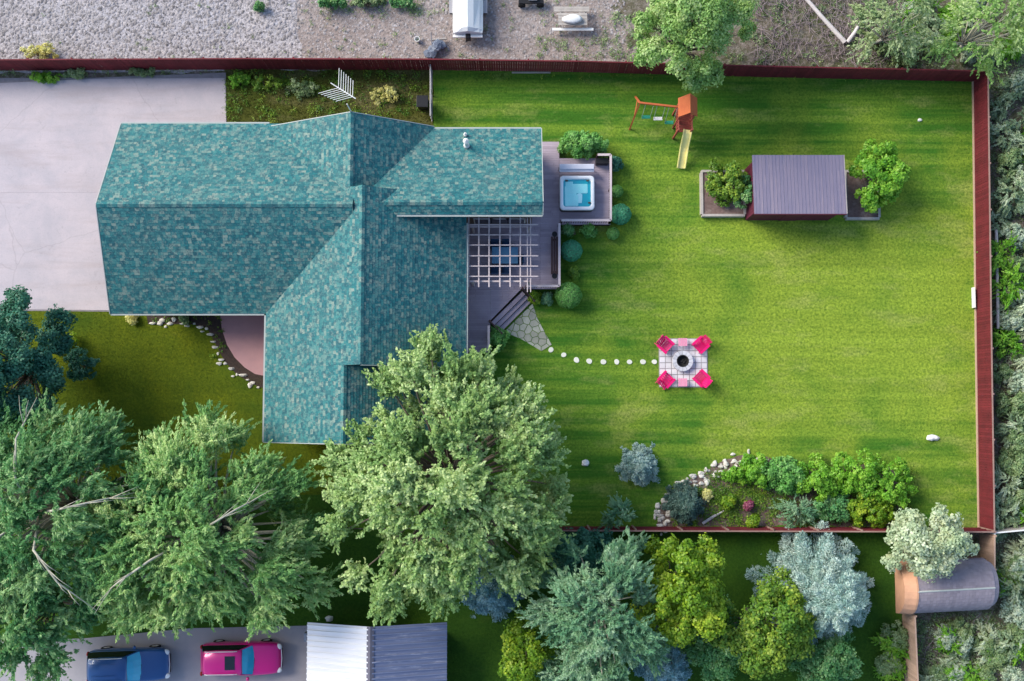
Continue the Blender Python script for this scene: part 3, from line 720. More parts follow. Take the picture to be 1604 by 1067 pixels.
def gtri_x(y0, y1, yr_, zr_, x, z0=EZ):
    mb.add([(x, y0, z0), (x, y1, z0), (x, yr_, zr_ - .2), (x + .12, y0, z0), (x + .12, y1, z0), (x + .12, yr_, zr_ - .2)], [(0, 2, 1), (3, 4, 5), (0, 1, 4, 3), (1, 2, 5, 4), (2, 0, 3, 5)])
gtri_x(yWs + .3, yWn - .3, yWr, zW, xW + .9); 
# south clerestory wall of the east wing, following its slope
ys = yEs + .32
mb.add([(xEw, ys, EZ - .2), (xE - I, ys, EZ - .2), (xE - I, ys, zES - .02), (xEw, ys, zES - .02), (xEw, ys + .12, EZ - .2), (xE - I, ys + .12, EZ - .2), (xE - I, ys + .12, zES - .02), (xEw, ys + .12, zES - .02)], [(0, 1, 2, 3), (7, 6, 5, 4), (0, 4, 5, 1), (1, 5, 6, 2), (2, 6, 7, 3), (3, 7, 4, 0)])
xx = xE - I - .002
mb.add([(xx, ys + .01, EZ), (xx, yEn - .5, EZ), (xx, yEr, zER - .2), (xx, ys + .01, zES - .05), (xx - .12, ys + .01, EZ), (xx - .12, yEn - .5, EZ), (xx - .12, yEr, zER - .2), (xx - .12, ys + .01, zES - .05)], [(0, 1, 2, 3), (7, 6, 5, 4), (0, 4, 5, 1), (1, 5, 6, 2), (2, 6, 7, 3), (3, 7, 4, 0)])
mb.build('wall', M['wallpaint'], house)
# windows in the clerestory wall and the east wall
for wx in (.25, .5, .75):
    x = xe + (xE - xe - I) * wx
    f = MB().box((x, ys - .03, 1.9), (1.1, .06, 1.3)).build('window', M['white'], house); MB().box((x, ys - .065, 1.9), (.95, .02, 1.15)).build('pane', M['glass'], f)
# gutters
def gutter(a, b): MB().beam(a, b, .11, .10).build('gutter', M['fascia'], house)
gutter((xw - .05, yS, EZ - .08), (xw - .05, yWs, EZ - .08)); gutter((xe + .05, yEs - .05, EZ - .08), (xe + .05, yMS, EZ - .08))
gutter((xWs, yWs - .05, EZ - .08), (xw, yWs - .05, EZ - .08)); gutter((xWn, yWn + .05, EZ - .08), (xw, yWn + .05, EZ - .08))
gutter((xeN, yEn + .05, EZ - .08), (xE, yEn + .05, EZ - .08)); gutter((P(618, 336, zES)[0], yEs - .05, zES - .08), (xE, yEs - .05, zES - .08))
# verge boards along gable edges
def verge(a, b): MB().beam(a, b, .04, .2).build('verge_board', M['fascia'], house)
for x0, x1, y, xr_, zr_ in ((xw, xeN, yN + .025, xrN, zrN), (xw, 2 * xrS - xw, yS - .025, xrS, zrS)):
    verge((x0, y, EZ - .08), (xr_, y, zr_ - .08)); verge((x1, y, EZ - .08), (xr_, y, zr_ - .08))
verge((xWn - .03, yWn, EZ - .08), (xW - .03, yWr, zW - .08)); verge((xWs - .03, yWs, EZ - .08), (xW - .03, yWr, zW - .08))
verge((xE + .025, yEn, EZ - .08), (xE + .025, yEr, zER - .08)); verge((xE + .025, yEs, zES - .08), (xE + .025, yEr, zER - .08))
verge((xr + .02, yMS - .03, MZ - .08), (xe, yMS - .03, EZ - .08))
# roof vent: white flue pipe with a rain cap
nE = np.array((0, (zER - EZ) / (yEn - yEr), 1.)); vp = on_plane(731, 229, (0, yEn, EZ), nE)
v = MB().lathe(vp - (0, 0, .15), [(.17, 0), (.17, .35), (.13, .42), (.10, .45), (.10, 1.15), (.16, 1.17), (.16, 1.22), (.02, 1.34)], 16).build('vent_pipe', M['whitepipe'], house)
v2 = on_plane(729, 212, (0, yEn, EZ), nE)
MB().lathe(v2 - (0, 0, .1), [(.10, 0), (.10, .3), (.05, .32), (.05, .55), (.012, .56)], 12).build('vent_pipe', M['whitepipe'], house)

# ------------------------------------------------------------------ tv antenna on the north gable
at_ = np.array((xrN, yN + .06, zrN)); ant = empty('tv_antenna', at_, 'white many-barred television antenna on the north gable peak', 'antenna')
zA = zrN + 1.1
MB().tube([at_ - (0, 0, .6), (at_[0], at_[1], zA + .15)], .03, 8).build('mast', M['whitepipe'], ant)
A0, A1 = P(518, 130, zA), P(553, 152, zA)
MB().tube([A0, A1, A1 + (A1 - A0) * .12], .028, 8).build('boom', M['whitepipe'], ant)
dv = A1 - A0
for i in range(7):
    p = A0 + dv * (.35 + .105 * i); L = 1.05 - .03 * i
    MB().tube([p, p + np.array((0.02, 1, 0)) * L], .018, 6).build('element', M['whitepipe'], ant)
    MB().tube([p, p + np.array((-1, -.28, 0)) * L], .018, 6).build('element', M['whitepipe'], ant)

# ------------------------------------------------------------------ fences
def fence(name, label, pxs, h, mat, capm, rail_side, seed, kick=0, gap=.008, bw=.14):
    rng = np.random.default_rng(seed); pts = [P2(*p) for p in pxs]; c = pts[len(pts) // 2]
    root = empty(name, (*c, 0), label, 'fence'); bm = MB(); rl = MB(); 
    for a, b in zip(pts[:-1], pts[1:]):
        d = b - a; L = np.linalg.norm(d); u = d / L; nrm = np.array((-u[1], u[0])) * rail_side; ang = math.atan2(u[1], u[0]); n = int(L / bw)
        for i in range(n):
            q = a + u * (i + .5) * L / n; hh = h + rng.normal(0, .008); off = nrm * rng.normal(0, .004)
            bm.box((q[0] + off[0], q[1] + off[1], hh / 2 + .02), (L / n - gap, .02, hh), ang + rng.normal(0, .015))
        for z in (.3, h * .55, h - .18):
            a2, b2 = a + nrm * .035, b + nrm * .035; rl.beam((*a2, z), (*b2, z), .04, .085)
        m = max(1, int(L / 2.4))
        for i in range(m + 1):
            q = a + u * L * i / m + nrm * .06
            MB().box((q[0], q[1], (h + .06) / 2 - .1), (.09, .09, h + .26), ang).build('post', capm, root)
    tag(bm.build('board', mat, root), kind='stuff'); rl.build('rail', mat, root)
    if kick:
        kb = MB()
        for a, b in zip(pts[:-1], pts[1:]):
            d = (b - a) / np.linalg.norm(b - a); nrm = np.array((-d[1], d[0])) * -kick; kb.beam((*(a + nrm * .05), .07), (*(b + nrm * .05), .07), .06, .14)
        kb.build('kickboard', M['tanfence'], root)
    cp = MB()
    for a, b in zip(pts[:-1], pts[1:]): cp.beam((*a, h + .055), (*b, h + .055), .075, .03)
    cp.build('cap', capm, root); return root
fence('wood_fence', 'long dark red board fence between the gravel lot and the back lawn', [(-330, 114), (0, 111), (400, 109), (680, 110), (900, 113), (1200, 121), (1524, 128)], 1.8, M['fence'], M['fence'], 1, 1)
fence('wood_fence', 'bright red board fence down the right side of the lawn', [(1524, 128), (1528, 480), (1533, 827)], 1.8, M['fence'], M['fencecap'], 1, 2, kick=1)
fence('wood_fence', 'brown board fence with a pale cap along the bottom of the back lawn', [(1533, 827), (1200, 826), (850, 825)], 1.75, M['fence'], M['fencecap'], -1, 3)
fence('wood_fence', 'raw tan board fence between the red corner post and the arched shed', [(1534, 833), (1534, 884)], 1.75, M['tanfence'], M['tanfence'], 1, 4)
fence('wood_fence', 'raw tan board fence running down from the arched shed', [(1413, 955), (1418, 1067), (1424, 1200)], 1.75, M['tanfence'], M['tanfence'], 1, 5)
fence('wood_fence', 'thin pale fence heading right from the red corner post', [(1536, 829), (1600, 823), (1750, 815)], 1.6, M['greywood'], M['white'], -1, 6)
# thin grey side fence by the house
sf = empty('side_fence', (*P2(677, 150), 0), 'thin grey pole fence between the side yard and the back lawn', 'fence')
for y in (115, 150, 188): p = P(677, y); MB().tube([p - (0, 0, .1), p + (0, 0, 1.35)], .035, 8).build('post', M['pole'], sf)
for z in (.25, .8, 1.33): MB().tube([P(677, 113) + (0, 0, z), P(677, 192) + (0, 0, z)], .03, 8).build('rail', M['pole'], sf)
mb = MB()
for i in range(36):
    p = P(677, 114 + 77 * i / 35.); mb.tube([p + (0, 0, .05), p + (0, 0, 1.32)], .008, 4)
tag(mb.build('wire', M['pole'], sf), kind='stuff')

# ------------------------------------------------------------------ deck, stairs, rails
DZ = .6
dk = empty('deck', (*P2(850, 400), 0), 'mauve grey timber deck wrapping the back of the house', 'deck')
def dq(*pp): return ccw([P2(x, y, DZ) for x, y in pp])
polys = [dq((715, 330), (846, 330), (846, 453), (715, 453)), dq((840, 222), (876, 222), (876, 453), (846.2, 453), (846.2, 330), (840, 330)),
         dq((876.2, 248), (956, 248), (956, 352), (876.2, 352)), dq((715, 453.2), (768, 453.2), (768, 552), (715, 552)), dq((768.2, 453.2), (816, 453.2), (768.2, 502))]
polys[1] = dq((846.2, 222), (876, 222), (876, 453), (846.2, 453))
bm = MB(); fr = MB()
for pl in polys:
    lo = np.min(pl, 0); hi = np.max(pl, 0); y = lo[1]
    while y < hi[1]:
        x = lo[0] - random.random() * 3
        while x < hi[0]:
            r = clip([(x + .003, y + .003), (x + 3.6, y + .003), (x + 3.6, y + .137), (x + .003, y + .137)], pl)
            if len(r) >= 3: bm.prism(r, DZ - .035, DZ + random.random() * .003)
            x += 3.606
        y += .14
    cen = np.mean(pl, 0); fr.prism([cen + (p - cen) * .985 for p in pl], -.05, DZ - .037)
tag(bm.build('deck_boards', M['deck'], dk), kind='stuff'); fr.build('skirt', M['deckdark'], dk)
def railing(pxs, h=.95):
    for a, b in zip(pxs[:-1], pxs[1:]):
        A, B = P(*a, DZ), P(*b, DZ); L = np.linalg.norm(B - A); m = max(1, int(L / 1.5)); mb = MB()
        for i in range(m + 1):
            q = A + (B - A) * i / m; MB().box(q + (0, 0, h / 2), (.09, .09, h)).build('post', M['deckdark'], dk)
        n = int(L / .13)
        for i in range(n): q = A + (B - A) * (i + .5) / n; mb.box(q + (0, 0, h * .5), (.03, .03, h - .12))
        tag(mb.build('baluster', M['deckdark'], dk), kind='stuff')
        MB().beam(A + (0, 0, h + .02), B + (0, 0, h + .02), .13, .04).build('top_rail', M['railcap'], dk)
railing([(934, 249), (954, 249), (954, 350), (878, 350)]); railing([(875, 354), (875, 451), (824, 451)], .9); railing([(766, 512), (766, 550)])
# stairs
sa, sb = P(769, 503, DZ), P(817, 455, DZ); dirn = unit(np.array((sb[1] - sa[1], -(sb[0] - sa[0]), 0)))
st = empty('deck_stairs', (*(P2(800, 495)), 0), 'short diagonal timber stairs stepping down to the lawn path', 'stairs')
for i in range(3):
    z = DZ - .15 * (i + 1); o0 = dirn * (.27 * i + .055); o1 = dirn * (.27 * (i + 1) + .03)
    poly = [(sa + o0)[:2], (sb + o0)[:2], (sb + o1)[:2], (sa + o1)[:2]]
    MB().prism(ccw(poly), z - .04, z).build('tread', M['deck'], st)
    MB().prism(ccw([(sa + dirn * .27 * i)[:2], (sb + dirn * .27 * i)[:2], (sb + o1 - dirn * .035)[:2], (sa + o1 - dirn * .035)[:2]]), -.05, z - .042).build('riser', M['deckdark'], st)
for e, s in ((sa, -1), (sb, 1)):
    u = unit(sb - sa) * s * .07
    a = e + u; b = e + u + dirn * .95
    MB().box(a + (0, 0, .4), (.1, .1, 1.0), math.radians(45)).build('newel', M['deckdark'], st); b0 = np.array((b[0], b[1], 0)); MB().box(b0 + (0, 0, .45), (.1, .1, .95), math.radians(45)).build('newel', M['deckdark'], st)
    MB().beam(a + (0, 0, .9), b0 + (0, 0, .93), .05, .04).build('handrail', M['deckdark'], st); MB().beam(a + (0, 0, .0), b0 + (0, 0, .1), .05, .22).build('stringer', M['deckdark'], st)
# landing and flagstone path
rng = np.random.default_rng(5)
fp = empty('path', (*P2(830, 520), 0), kind='structure')
def vor_cells(poly, seeds, shrink=.035):
    out = []
    for i, s in enumerate(seeds):
        cell = poly
        for j, t in enumerate(seeds):
            if i == j: continue
            m = (s + t) / 2; d = unit(t - s); m = m - d * shrink / 2; e = np.array((-d[1], d[0])) * 100
            cell = clip(cell, ccw([m - e, m + e, m + e - d * 200, m - e - d * 200]))
            if len(cell) < 3: break
        if len(cell) >= 3: out.append(cell)
    return out
pl = ccw([P2(*p) for p in ((790, 520), (834, 476), (842, 500), (864, 540), (848, 550), (818, 532))])
lo = np.min(pl, 0); hi = np.max(pl, 0); seeds = []
for _ in range(3000):
    s = lo + (hi - lo) * rng.random(2)
    if all(np.linalg.norm(s - t) > .34 for t in seeds): seeds.append(s)
for cl in vor_cells(pl, seeds): MB().prism(cl, -.02, .035 + .015 * rng.random()).build('flagstone', M['flag'], fp)
# stepping stones
pr = None
for i, (x, y) in enumerate([(863, 548), (883, 556), (903, 564), (923, 566), (945, 567), (966, 567), (986, 567), (1007, 567), (1025, 567)]):
    nm = ['nearest the flagstone path', 'second from the flagstone path', 'third from the flagstone path', 'fourth from the flagstone path', 'in the middle of the row', 'fourth from the paved square', 'third from the paved square', 'second from the paved square', 'touching the edge of the paved square'][i]
    mb = MB(); r = .145 + .02 * rng.random(); c = P(x, y); ph = rng.random(3) * 6.28
    poly = [(c[0] + r * (1 + .08 * math.sin(2 * a + ph[0]) + .06 * math.sin(3 * a + ph[1])) * math.cos(a), c[1] + r * (1 + .08 * math.sin(2 * a + ph[0])) * math.sin(a)) for a in np.linspace(0, 6.283, 13)[:-1]]
    o = mb.prism(poly, -.02, .055).build('stepping_stone', M['stone'], bevel=.012); tag(o, 'pale round stepping stone ' + nm, 'stepping stone', 'stepping stones across the lawn')

# ------------------------------------------------------------------ pergola and patio set
PZ = 2.75
pg = empty('pergola', (*P2(785, 400), DZ), 'pale open timber pergola over the deck dining corner', 'pergola')
ytop, ybot = P(780, 341, PZ)[1], P(780, 450, PZ)[1]
for i, x in enumerate((734, 750, 766, 783, 799, 815)):
    X = P(x, 400, PZ)[0]; MB().box((X, (ytop + ybot) / 2, PZ), (.075, ytop - ybot, .16)).build('rafter', M['pergola'], pg, bevel=.006)
xl, xrg = P(731, 400, PZ + .12)[0], P(843, 400, PZ + .12)[0]
for y in (352, 368, 384, 401, 417, 433):
    Y = P(780, y, PZ + .12)[1]; MB().box(((xl + xrg) / 2, Y, PZ + .115), (xrg - xl, .06, .07)).build('slat', M['pergola'], pg, bevel=.006)
for x in (826, 831):
    X = P(x, 400, PZ - .14)[0]; MB().box((X, (ytop + ybot) / 2 - .1, PZ - .045), (.05, ytop - ybot + .35, .19)).build('beam', M['pergola'], pg)
X0, X1 = P(740, 400, PZ)[0], P(828.5, 400, PZ)[0]
for X in (X0, X1):
    for Y in (ytop - .5, ybot + .35): MB().box((X, Y, (DZ + PZ - .12) / 2), (.12, .12, PZ - .12 - DZ)).build('post', M['pergola'], pg)
for Y in (ytop - .5, ybot + .35): MB().box(((X0 + X1) / 2, Y, PZ - .135), (X1 - X0 + .3, .09, .1)).build('cross_beam', M['pergola'], pg)
tc = P(791, 403, DZ)
tb = empty('patio_table', tc, 'blue topped patio table under the pergola', 'table')
MB().box(tc + (0, 0, .72), (1.5, .95, .05)).build('table_top', M['bluecloth'], tb, bevel=.015)
for sx in (-1, 1):
    for sy in (-1, 1): MB().box(tc + (sx * .66, sy * .4, .345), (.06, .06, .69)).build('leg', M['black'], tb)
def patio_chair(c, rz, label):
    root = empty('patio_chair', c, label, 'chair', 'navy patio chairs around the blue table'); c = np.array(c)
    MB().box(c + (0, 0, .42), (.5, .5, .10)).build('seat', M['navy'], root, bevel=.03); MB().box(c + (0, -.25, .70), (.5, .07, .55), rx=.15).build('backrest', M['navy'], root, bevel=.03)
    for sx in (-1, 1):
        for sy in (-1, 1): MB().box(c + (sx * .21, sy * .21, .18), (.04, .04, .37)).build('leg', M['black'], root)
        MB().box(c + (sx * .26, -.02, .62), (.05, .46, .04)).build('armrest', M['black'], root)
    root.rotation_euler.z = rz
patio_chair(P(776, 387, DZ), math.pi, 'navy patio chair at the upper left of the blue table'); patio_chair(P(793, 387, DZ), math.pi, 'navy patio chair at the upper right of the blue table')
patio_chair(P(776, 424, DZ), 0, 'navy patio chair at the lower left of the blue table'); patio_chair(P(793, 424, DZ), 0, 'navy patio chair at the lower right of the blue table')
patio_chair(P(812, 409, DZ), math.pi / 2, 'navy patio chair at the right end of the blue table')
# long bench by the deck rail
b0 = P(868, 402, DZ); be = empty('bench', b0, 'long dark bench against the right deck rail', 'bench')
for k in range(3): MB().box(b0 + (-.14 + .14 * k, 0, .42), (.12, 2.2, .035)).build('slat', M['deckdark'], be)
for sy in (-1, 1): MB().box(b0 + (0, sy * .95, .2), (.36, .08, .40)).build('leg', M['black'], be)
MB().box(b0 + (.2, 0, .62), (.03, 2.1, .10)).build('backrest', M['deckdark'], be)
for yy, nm in ((370, 'upper'), (435, 'lower')):
    c = P(868, yy, DZ); p_ = empty('planter_pot', (c[0], c[1], DZ + .44), 'small dark pot at the %s end of the deck bench' % nm, 'pot')
    MB().lathe((c[0], c[1], DZ + .44), [(.10, 0), (.15, .22), (.16, .24), (.14, .24), (.13, .2)], 14).build('bowl', M['black'], p_)

# ------------------------------------------------------------------ hot tub
TZ = DZ + .82
tcn = P(904, 302, TZ); hw = 27.5 * S(TZ); ht = empty('hot_tub', (tcn[0], tcn[1], DZ), 'white square hot tub full of turquoise water on the deck', 'hot tub')
def rrect(c, h, r, n=5):
    out = []
    for k, (sx, sy) in enumerate(((1, 1), (-1, 1), (-1, -1), (1, -1))):
        for i in range(n + 1):
            a = math.pi / 2 * (k + i / n); out.append(np.array((c[0] + sx * (h - r) + r * math.cos(a), c[1] + sy * (h - r) + r * math.sin(a))))
    return out
mb = MB(); sec = []
for h, r, z in ((hw, .22, TZ - .16), (hw, .22, TZ - .03), (hw - .04, .20, TZ), (hw - .17, .17, TZ - .005), (hw - .20, .16, TZ - .05), (hw - .24, .15, TZ - .34)):
    sec.append([(p[0], p[1], z) for p in rrect(tcn, h, r)])
mb.loft([s[::-1] for s in sec], close=False); mb.build('shell', M['tubwhite'], ht, smooth=True)
mb = MB(); mb.loft([[(p[0], p[1], z) for p in rrect(tcn, hw - .03, .18)][::-1] for z in (DZ, TZ - .15)], close=True).build('cabinet', M['cabinet'], ht)
zb = TZ - .36
# note: basin sits inside the cabinet top, so raise it
bas = MB().prism(rrect(tcn, hw - .21, .16), TZ - .145, TZ - .135).build('basin', M['tubblue'], ht)
q0 = hw - .23
for (cx, cy, sx, sy, z) in ((-.48, -.02, .44, .56, .03), (.18, .34, .62, .36, .035), (-.58, .62, .28, .26, .02), (-.40, -.55, .5, .42, .045)):
    MB().prism(rrect((0, 0), .5, .16) if False else [(tcn[0] + (cx + sx * px_) * q0, tcn[1] + (cy + sy * py_) * q0) for px_, py_ in [(.9, 1), (-.9, 1), (-1, .85), (-1, -.85), (-.9, -1), (.9, -1), (1, -.85), (1, .85)]], TZ - .134, TZ - .134 + z).build('seat', M['tubseat'], ht, bevel=.015)
MB().prism([(tcn[0] + x * q0, tcn[1] + y * q0) for x, y in ((.02, -.75), (.36, -.75), (.40, -.1), (.2, .02), (-.02, -.1))], TZ - .133, TZ - .115).build('foot_well', M['tubfloor'], ht)
MB().prism(rrect(tcn, hw - .205, .155), TZ - .075, TZ - .070).build('water', M['water'], ht)
for k, (x, y) in enumerate(((-.72, .84), (.72, .84), (.84, -.7))): MB().blob((tcn[0] + x * (hw - .16), tcn[1] + y * (hw - .16), TZ + .0), (.10, .06, .03), rng, .05).build('headrest', M['cabinet'], ht, smooth=True)
# folded tub cover on its lifter
cc = P(903, 263, DZ + .62); cv = empty('tub_cover', (cc[0], cc[1], DZ), 'folded pale vinyl hot tub cover resting upright behind the tub', 'cover')
MB().box(cc + (0, .0, .28), (2.0, .30, .09), rx=.12).build('panel', M['cover'], cv, bevel=.03); MB().box(cc + (0, -.13, .15), (2.0, .30, .09), rx=.25).build('panel', M['cover'], cv, bevel=.03)
MB().box(cc + (0, .0, -.05), (1.9, .18, .5)).build('panel', M['cover'], cv, bevel=.03)
for sx in (-1, 1): MB().tube([(cc[0] + sx * 1.03, cc[1], DZ), (cc[0] + sx * 1.03, cc[1], DZ + .8)], .02, 7).build('lifter_arm', M['pole'], cv)
c = P(942, 256, DZ); bx = empty('shade_box', c, 'narrow black box added for the shade in the deck corner beside the tub cover', 'box')  # black box stands in for the shadow below the railing
MB().box(c + (0, 0, .28), (.72, .28, .56)).build('bin', M['black'], bx, bevel=.02); MB().box(c + (0, 0, .585), (.76, .32, .05)).build('lid', M['black'], bx, bevel=.015)

# ------------------------------------------------------------------ paved square, fire pit, chairs
pa, pb = P2(1033, 606), P2(1107, 531); pc = (pa + pb) / 2
pt = empty('fire_pit_patio', (*pc, 0), 'square pale paver patio under the fire pit and pink chairs', 'patio')
N_ = 8; dx = (pb[0] - pa[0]) / N_; dy = (pb[1] - pa[1]) / N_; paver_me = None
for i in range(N_):
    for j in range(N_):
        if paver_me is None:
            o = MB().box((0, 0, 0), (dx - .035, dy - .035, .06)).build('paver', M['paver'], pt, origin=(0, 0, 0), bevel=.008); paver_me = o
        else:
            o = paver_me.copy(); COL.objects.link(o)
        o.parent = pt; o.location = (pa[0] + (i + .5) * dx - pc[0], pa[1] + (j + .5) * dy - pc[1], .035 + .008 * random.random())
MB().prism([(pa[0] - .03, pa[1] - .03), (pb[0] + .03, pa[1] - .03), (pb[0] + .03, pb[1] + .03), (pa[0] - .03, pb[1] + .03)], -.05, .04).build('base', M['joint'], pt)
fc = P(1068, 566); fpit = empty('fire_pit', (fc[0], fc[1], .07), 'round stone fire pit with a black centre on the pavers', 'fire pit')
n = 14; wedge = None
for lay in range(2):
    for k in range(n):
        a0, a1 = 6.283 * (k + .5 * lay) / n + .012, 6.283 * (k + 1 + .5 * lay) / n - .012; ri, ro = .36, .60
        poly = [(ro * math.cos(a), ro * math.sin(a)) for a in (a0, (a0 + a1) / 2, a1)] + [(ri * math.cos(a), ri * math.sin(a)) for a in (a1, (a0 + a1) / 2, a0)]
        MB().prism([(fc[0] + x, fc[1] + y) for x, y in poly], .075 + .15 * lay, .215 + .15 * lay).build('stone', M['pit'], fpit, bevel=.01)
MB().lathe((fc[0], fc[1], .075), [(.345, 0), (.345, .30), (.31, .30), (.30, .06), (.02, .05)], 22).build('steel_liner', M['charred'], fpit)
mb = MB()
for i in range(14):
    a = rng.random() * 6.28; r = .2 * rng.random(); mb.blob((fc[0] + r * math.cos(a), fc[1] + r * math.sin(a), .17), (.06, .05, .04), rng, .2, 6, 4)
tag(mb.build('ash', M['charred'], fpit), kind='stuff')
def adirondack():
    root = empty('garden_chair', (0, 0, 0), 'x', 'chair', 'hot pink garden chairs around the fire pit')
    for k in range(5): MB().box((0, .26 - .12 * k, .36 - .045 * k), (.52, .105, .025), rx=.36).build('seat_slat', M['pink'], root)
    for k in range(5):
        x = -.22 + .11 * k; top = .98 - abs(k - 2) * .05
        MB().beam((x, -.24, .20), (x * 1.12, -.56, top), .095, .022).build('back_slat', M['pink'], root)
    MB().box((0, -.50, .70), (.6, .03, .07), rx=.4).build('back_rail', M['pink'], root)
    for s in (-1, 1):
        MB().box((s * .34, -.03, .53), (.14, .72, .028)).build('armrest', M['pink'], root); MB().box((s * .31, .27, .26), (.04, .09, .52)).build('leg', M['pink'], root)
        MB().beam((s * .29, .30, .30), (s * .29, -.55, .05), .035, .10).build('leg', M['pink'], root)
    return root
ch0 = adirondack()
for i, (x, y, rz, lb) in enumerate(((1043, 541, -2.36, 'hot pink garden chair at the upper left corner of the pavers'), (1097, 541, -.78 - 3.14 + 6.28 - 1.57 + .0, 'hot pink garden chair at the upper right corner of the pavers'), (1044, 594, -.78, 'hot pink garden chair at the lower left corner of the pavers'), (1098, 592, .78, 'hot pink garden chair at the lower right corner of the pavers'))):
    c = P(x, y, .5); dvec = np.array((fc[0] - c[0], fc[1] - c[1])); rz = math.atan2(dvec[1], dvec[0]) - math.pi / 2
    o = ch0 if i == 0 else copy_tree(ch0); o.location = (c[0], c[1], .075); o.rotation_euler.z = rz; o['label'] = lb
for y, nm in ((536, 'upper'), (599, 'lower')):
    c = P(1069.5, y, .45); t_ = empty('side_table', (c[0], c[1], .07), 'small pale pink slatted table between the two %s pink chairs' % nm, 'table', 'pale pink side tables')
    for k in range(4): MB().box(c + (-.195 + .13 * k, 0, 0), (.115, .46, .025)).build('table_slat', M['palepink'], t_)
    for sx in (-1, 1):
        for sy in (-1, 1): MB().box((c[0] + sx * .2, c[1] + sy * .18, .25), (.04, .04, .37)).build('leg', M['palepink'], t_)

# ------------------------------------------------------------------ play set
TW = 2.1
pb_ = P(1078, 196); ps = empty('play_set', (pb_[0], pb_[1], 0), 'orange cedar swing set with a roofed tower and cream slide', 'play set')
rz0 = 3.0; r0, r1 = P(1065, 180, rz0)[:2], P(1092, 153, rz0)[:2]; xm = P(1081, 165, 3.5)[0]
for side, X in ((-1, r0[0] - .05), (1, r1[0] + .05)):
    n = 5
    for k in range(n):
        t0, t1 = k / n, (k + 1) / n + .04
        A = np.array((X + (xm - X) * t0, 0, 2.75 + .8 * t0)); B = np.array((X + (xm - X) * min(1, t1), 0, 2.75 + .8 * min(1, t1) - .0))
        y0, y1 = r0[1] - .05, r1[1] + .05
        up = np.array((0, 0, .025 + .004 * k)); vs = [A + (0, y0, 0), B + (0, y0, 0), B + (0, y1, 0), A + (0, y1, 0)]; vs = vs + [p + up for p in vs]
        MB().add(vs, [(3, 2, 1, 0), (4, 5, 6, 7), (0, 1, 5, 4), (1, 2, 6, 5), (2, 3, 7, 6), (3, 0, 4, 7)]).build('roof_board', M['orange'], ps)
tx0, tx1 = r0[0] + .1, r1[0] - .1; tyn = r1[1] - .1; tys = P(1078, 207, 1.4)[1]; tym = r0[1] + .1
for x in (tx0, tx1):
    for y, top in ((tyn, 2.75), (tym, 2.75), (tys, 2.0)): MB().box((x, y, top / 2), (.1, .1, top)).build('post', M['redwood'], ps)
n = int((tyn - tys) / .15)
for k in range(n): MB().box(((tx0 + tx1) / 2, tys + (k + .5) * (tyn - tys) / n, 1.35), (tx1 - tx0 + .1, (tyn - tys) / n - .012, .035)).build('floor_board', M['redwood'], ps)
for x in (tx0, tx1):
    MB().box((x, (tyn + tys) / 2, 1.95), (.05, tyn - tys, .09)).build('rail', M['redwood'], ps)
    mb = MB()
    for k in range(9): mb.box((x, tys + (k + .5) * (tyn - tys) / 9, 1.65), (.025, .09, .55))
    tag(mb.build('slat', M['redwood'], ps), kind='stuff')
MB().box(((tx0 + tx1) / 2, tyn, 1.75), (tx1 - tx0, .03, .7)).build('rear_panel', M['redwood'], ps)
# slide
s0, s1 = P(1076, 205, 1.35), P(1066.5, 264, .15); sdv = unit((s1 - s0) * np.array((1, 1, 0))); sw = np.array((-sdv[1], sdv[0], 0)); secs = []
for t in np.linspace(0, 1, 10):
    c = s0 + (s1 - s0) * t; c[2] = 1.38 * (1 - t) ** 1.15 * (1 + .12 * math.sin(t * 9.4)) + .16
    hw_ = .25
    secs.append([c - sw * hw_ + (0, 0, .14), c - sw * (hw_ - .05) + (0, 0, .14), c - sw * (hw_ - .07) + (0, 0, .02), c + sw * (hw_ - .07) + (0, 0, .02), c + sw * (hw_ - .05) + (0, 0, .14), c + sw * hw_ + (0, 0, .14), c + sw * hw_ - (0, 0, .03), c - sw * hw_ - (0, 0, .03)])
MB().loft(secs).build('slide', M['slide'], ps)
# ladder and climbing rail on the right
for k in range(4): MB().beam((tx1 + .05, tys - .05 - .14 * k, 1.2 - .3 * k), (tx1 - .35, tys - .05 - .14 * k, 1.2 - .3 * k), .09, .04).build('rung', M['redwood'], ps)
MB().beam((tx1 + .06, tys, 1.45), (tx1 + .06, tys - .65, .0), .05, .1).build('ladder_side', M['redwood'], ps)
# swing beam, A frame, swings
ba, bb = P(1001, 161, 2.35), P(1064, 168, 2.35)
MB().beam(ba, bb, .1, .14).build('swing_beam', M['orange'], ps)
la = P(986, 203, 0); lb_ = np.array((ba[0] + .1, ba[1] + 1.1, 0))
MB().beam(ba + (.05, 0, 0), la, .09, .09).build('leg', M['orange'], ps); MB().beam(ba + (.05, 0, 0), lb_, .09, .09).build('leg', M['orange'], ps)
MB().beam(ba * .55 + la * .45, ba * .55 + lb_ * .45, .05, .09).build('cross_bar', M['orange'], ps)
for i, (t, z, m_) in enumerate(((.27, .75, 'greenplastic'), (.56, .95, 'white'), (.86, .70, 'greenplastic'))):
    c = ba + (bb - ba) * t; off = np.array((0, -.28 - .08 * i, 0)); hwid = .24
    for s in (-1, 1):
        MB().tube([c + (s * hwid, 0, -.05), (c[0] + s * hwid, c[1] + off[1], z)], .018, 6).build('swing_chain', M['rope'], ps)
    MB().box((c[0], c[1] + off[1], z), (.52, .2, .04)).build('swing_seat', M[m_], ps, bevel=.012)

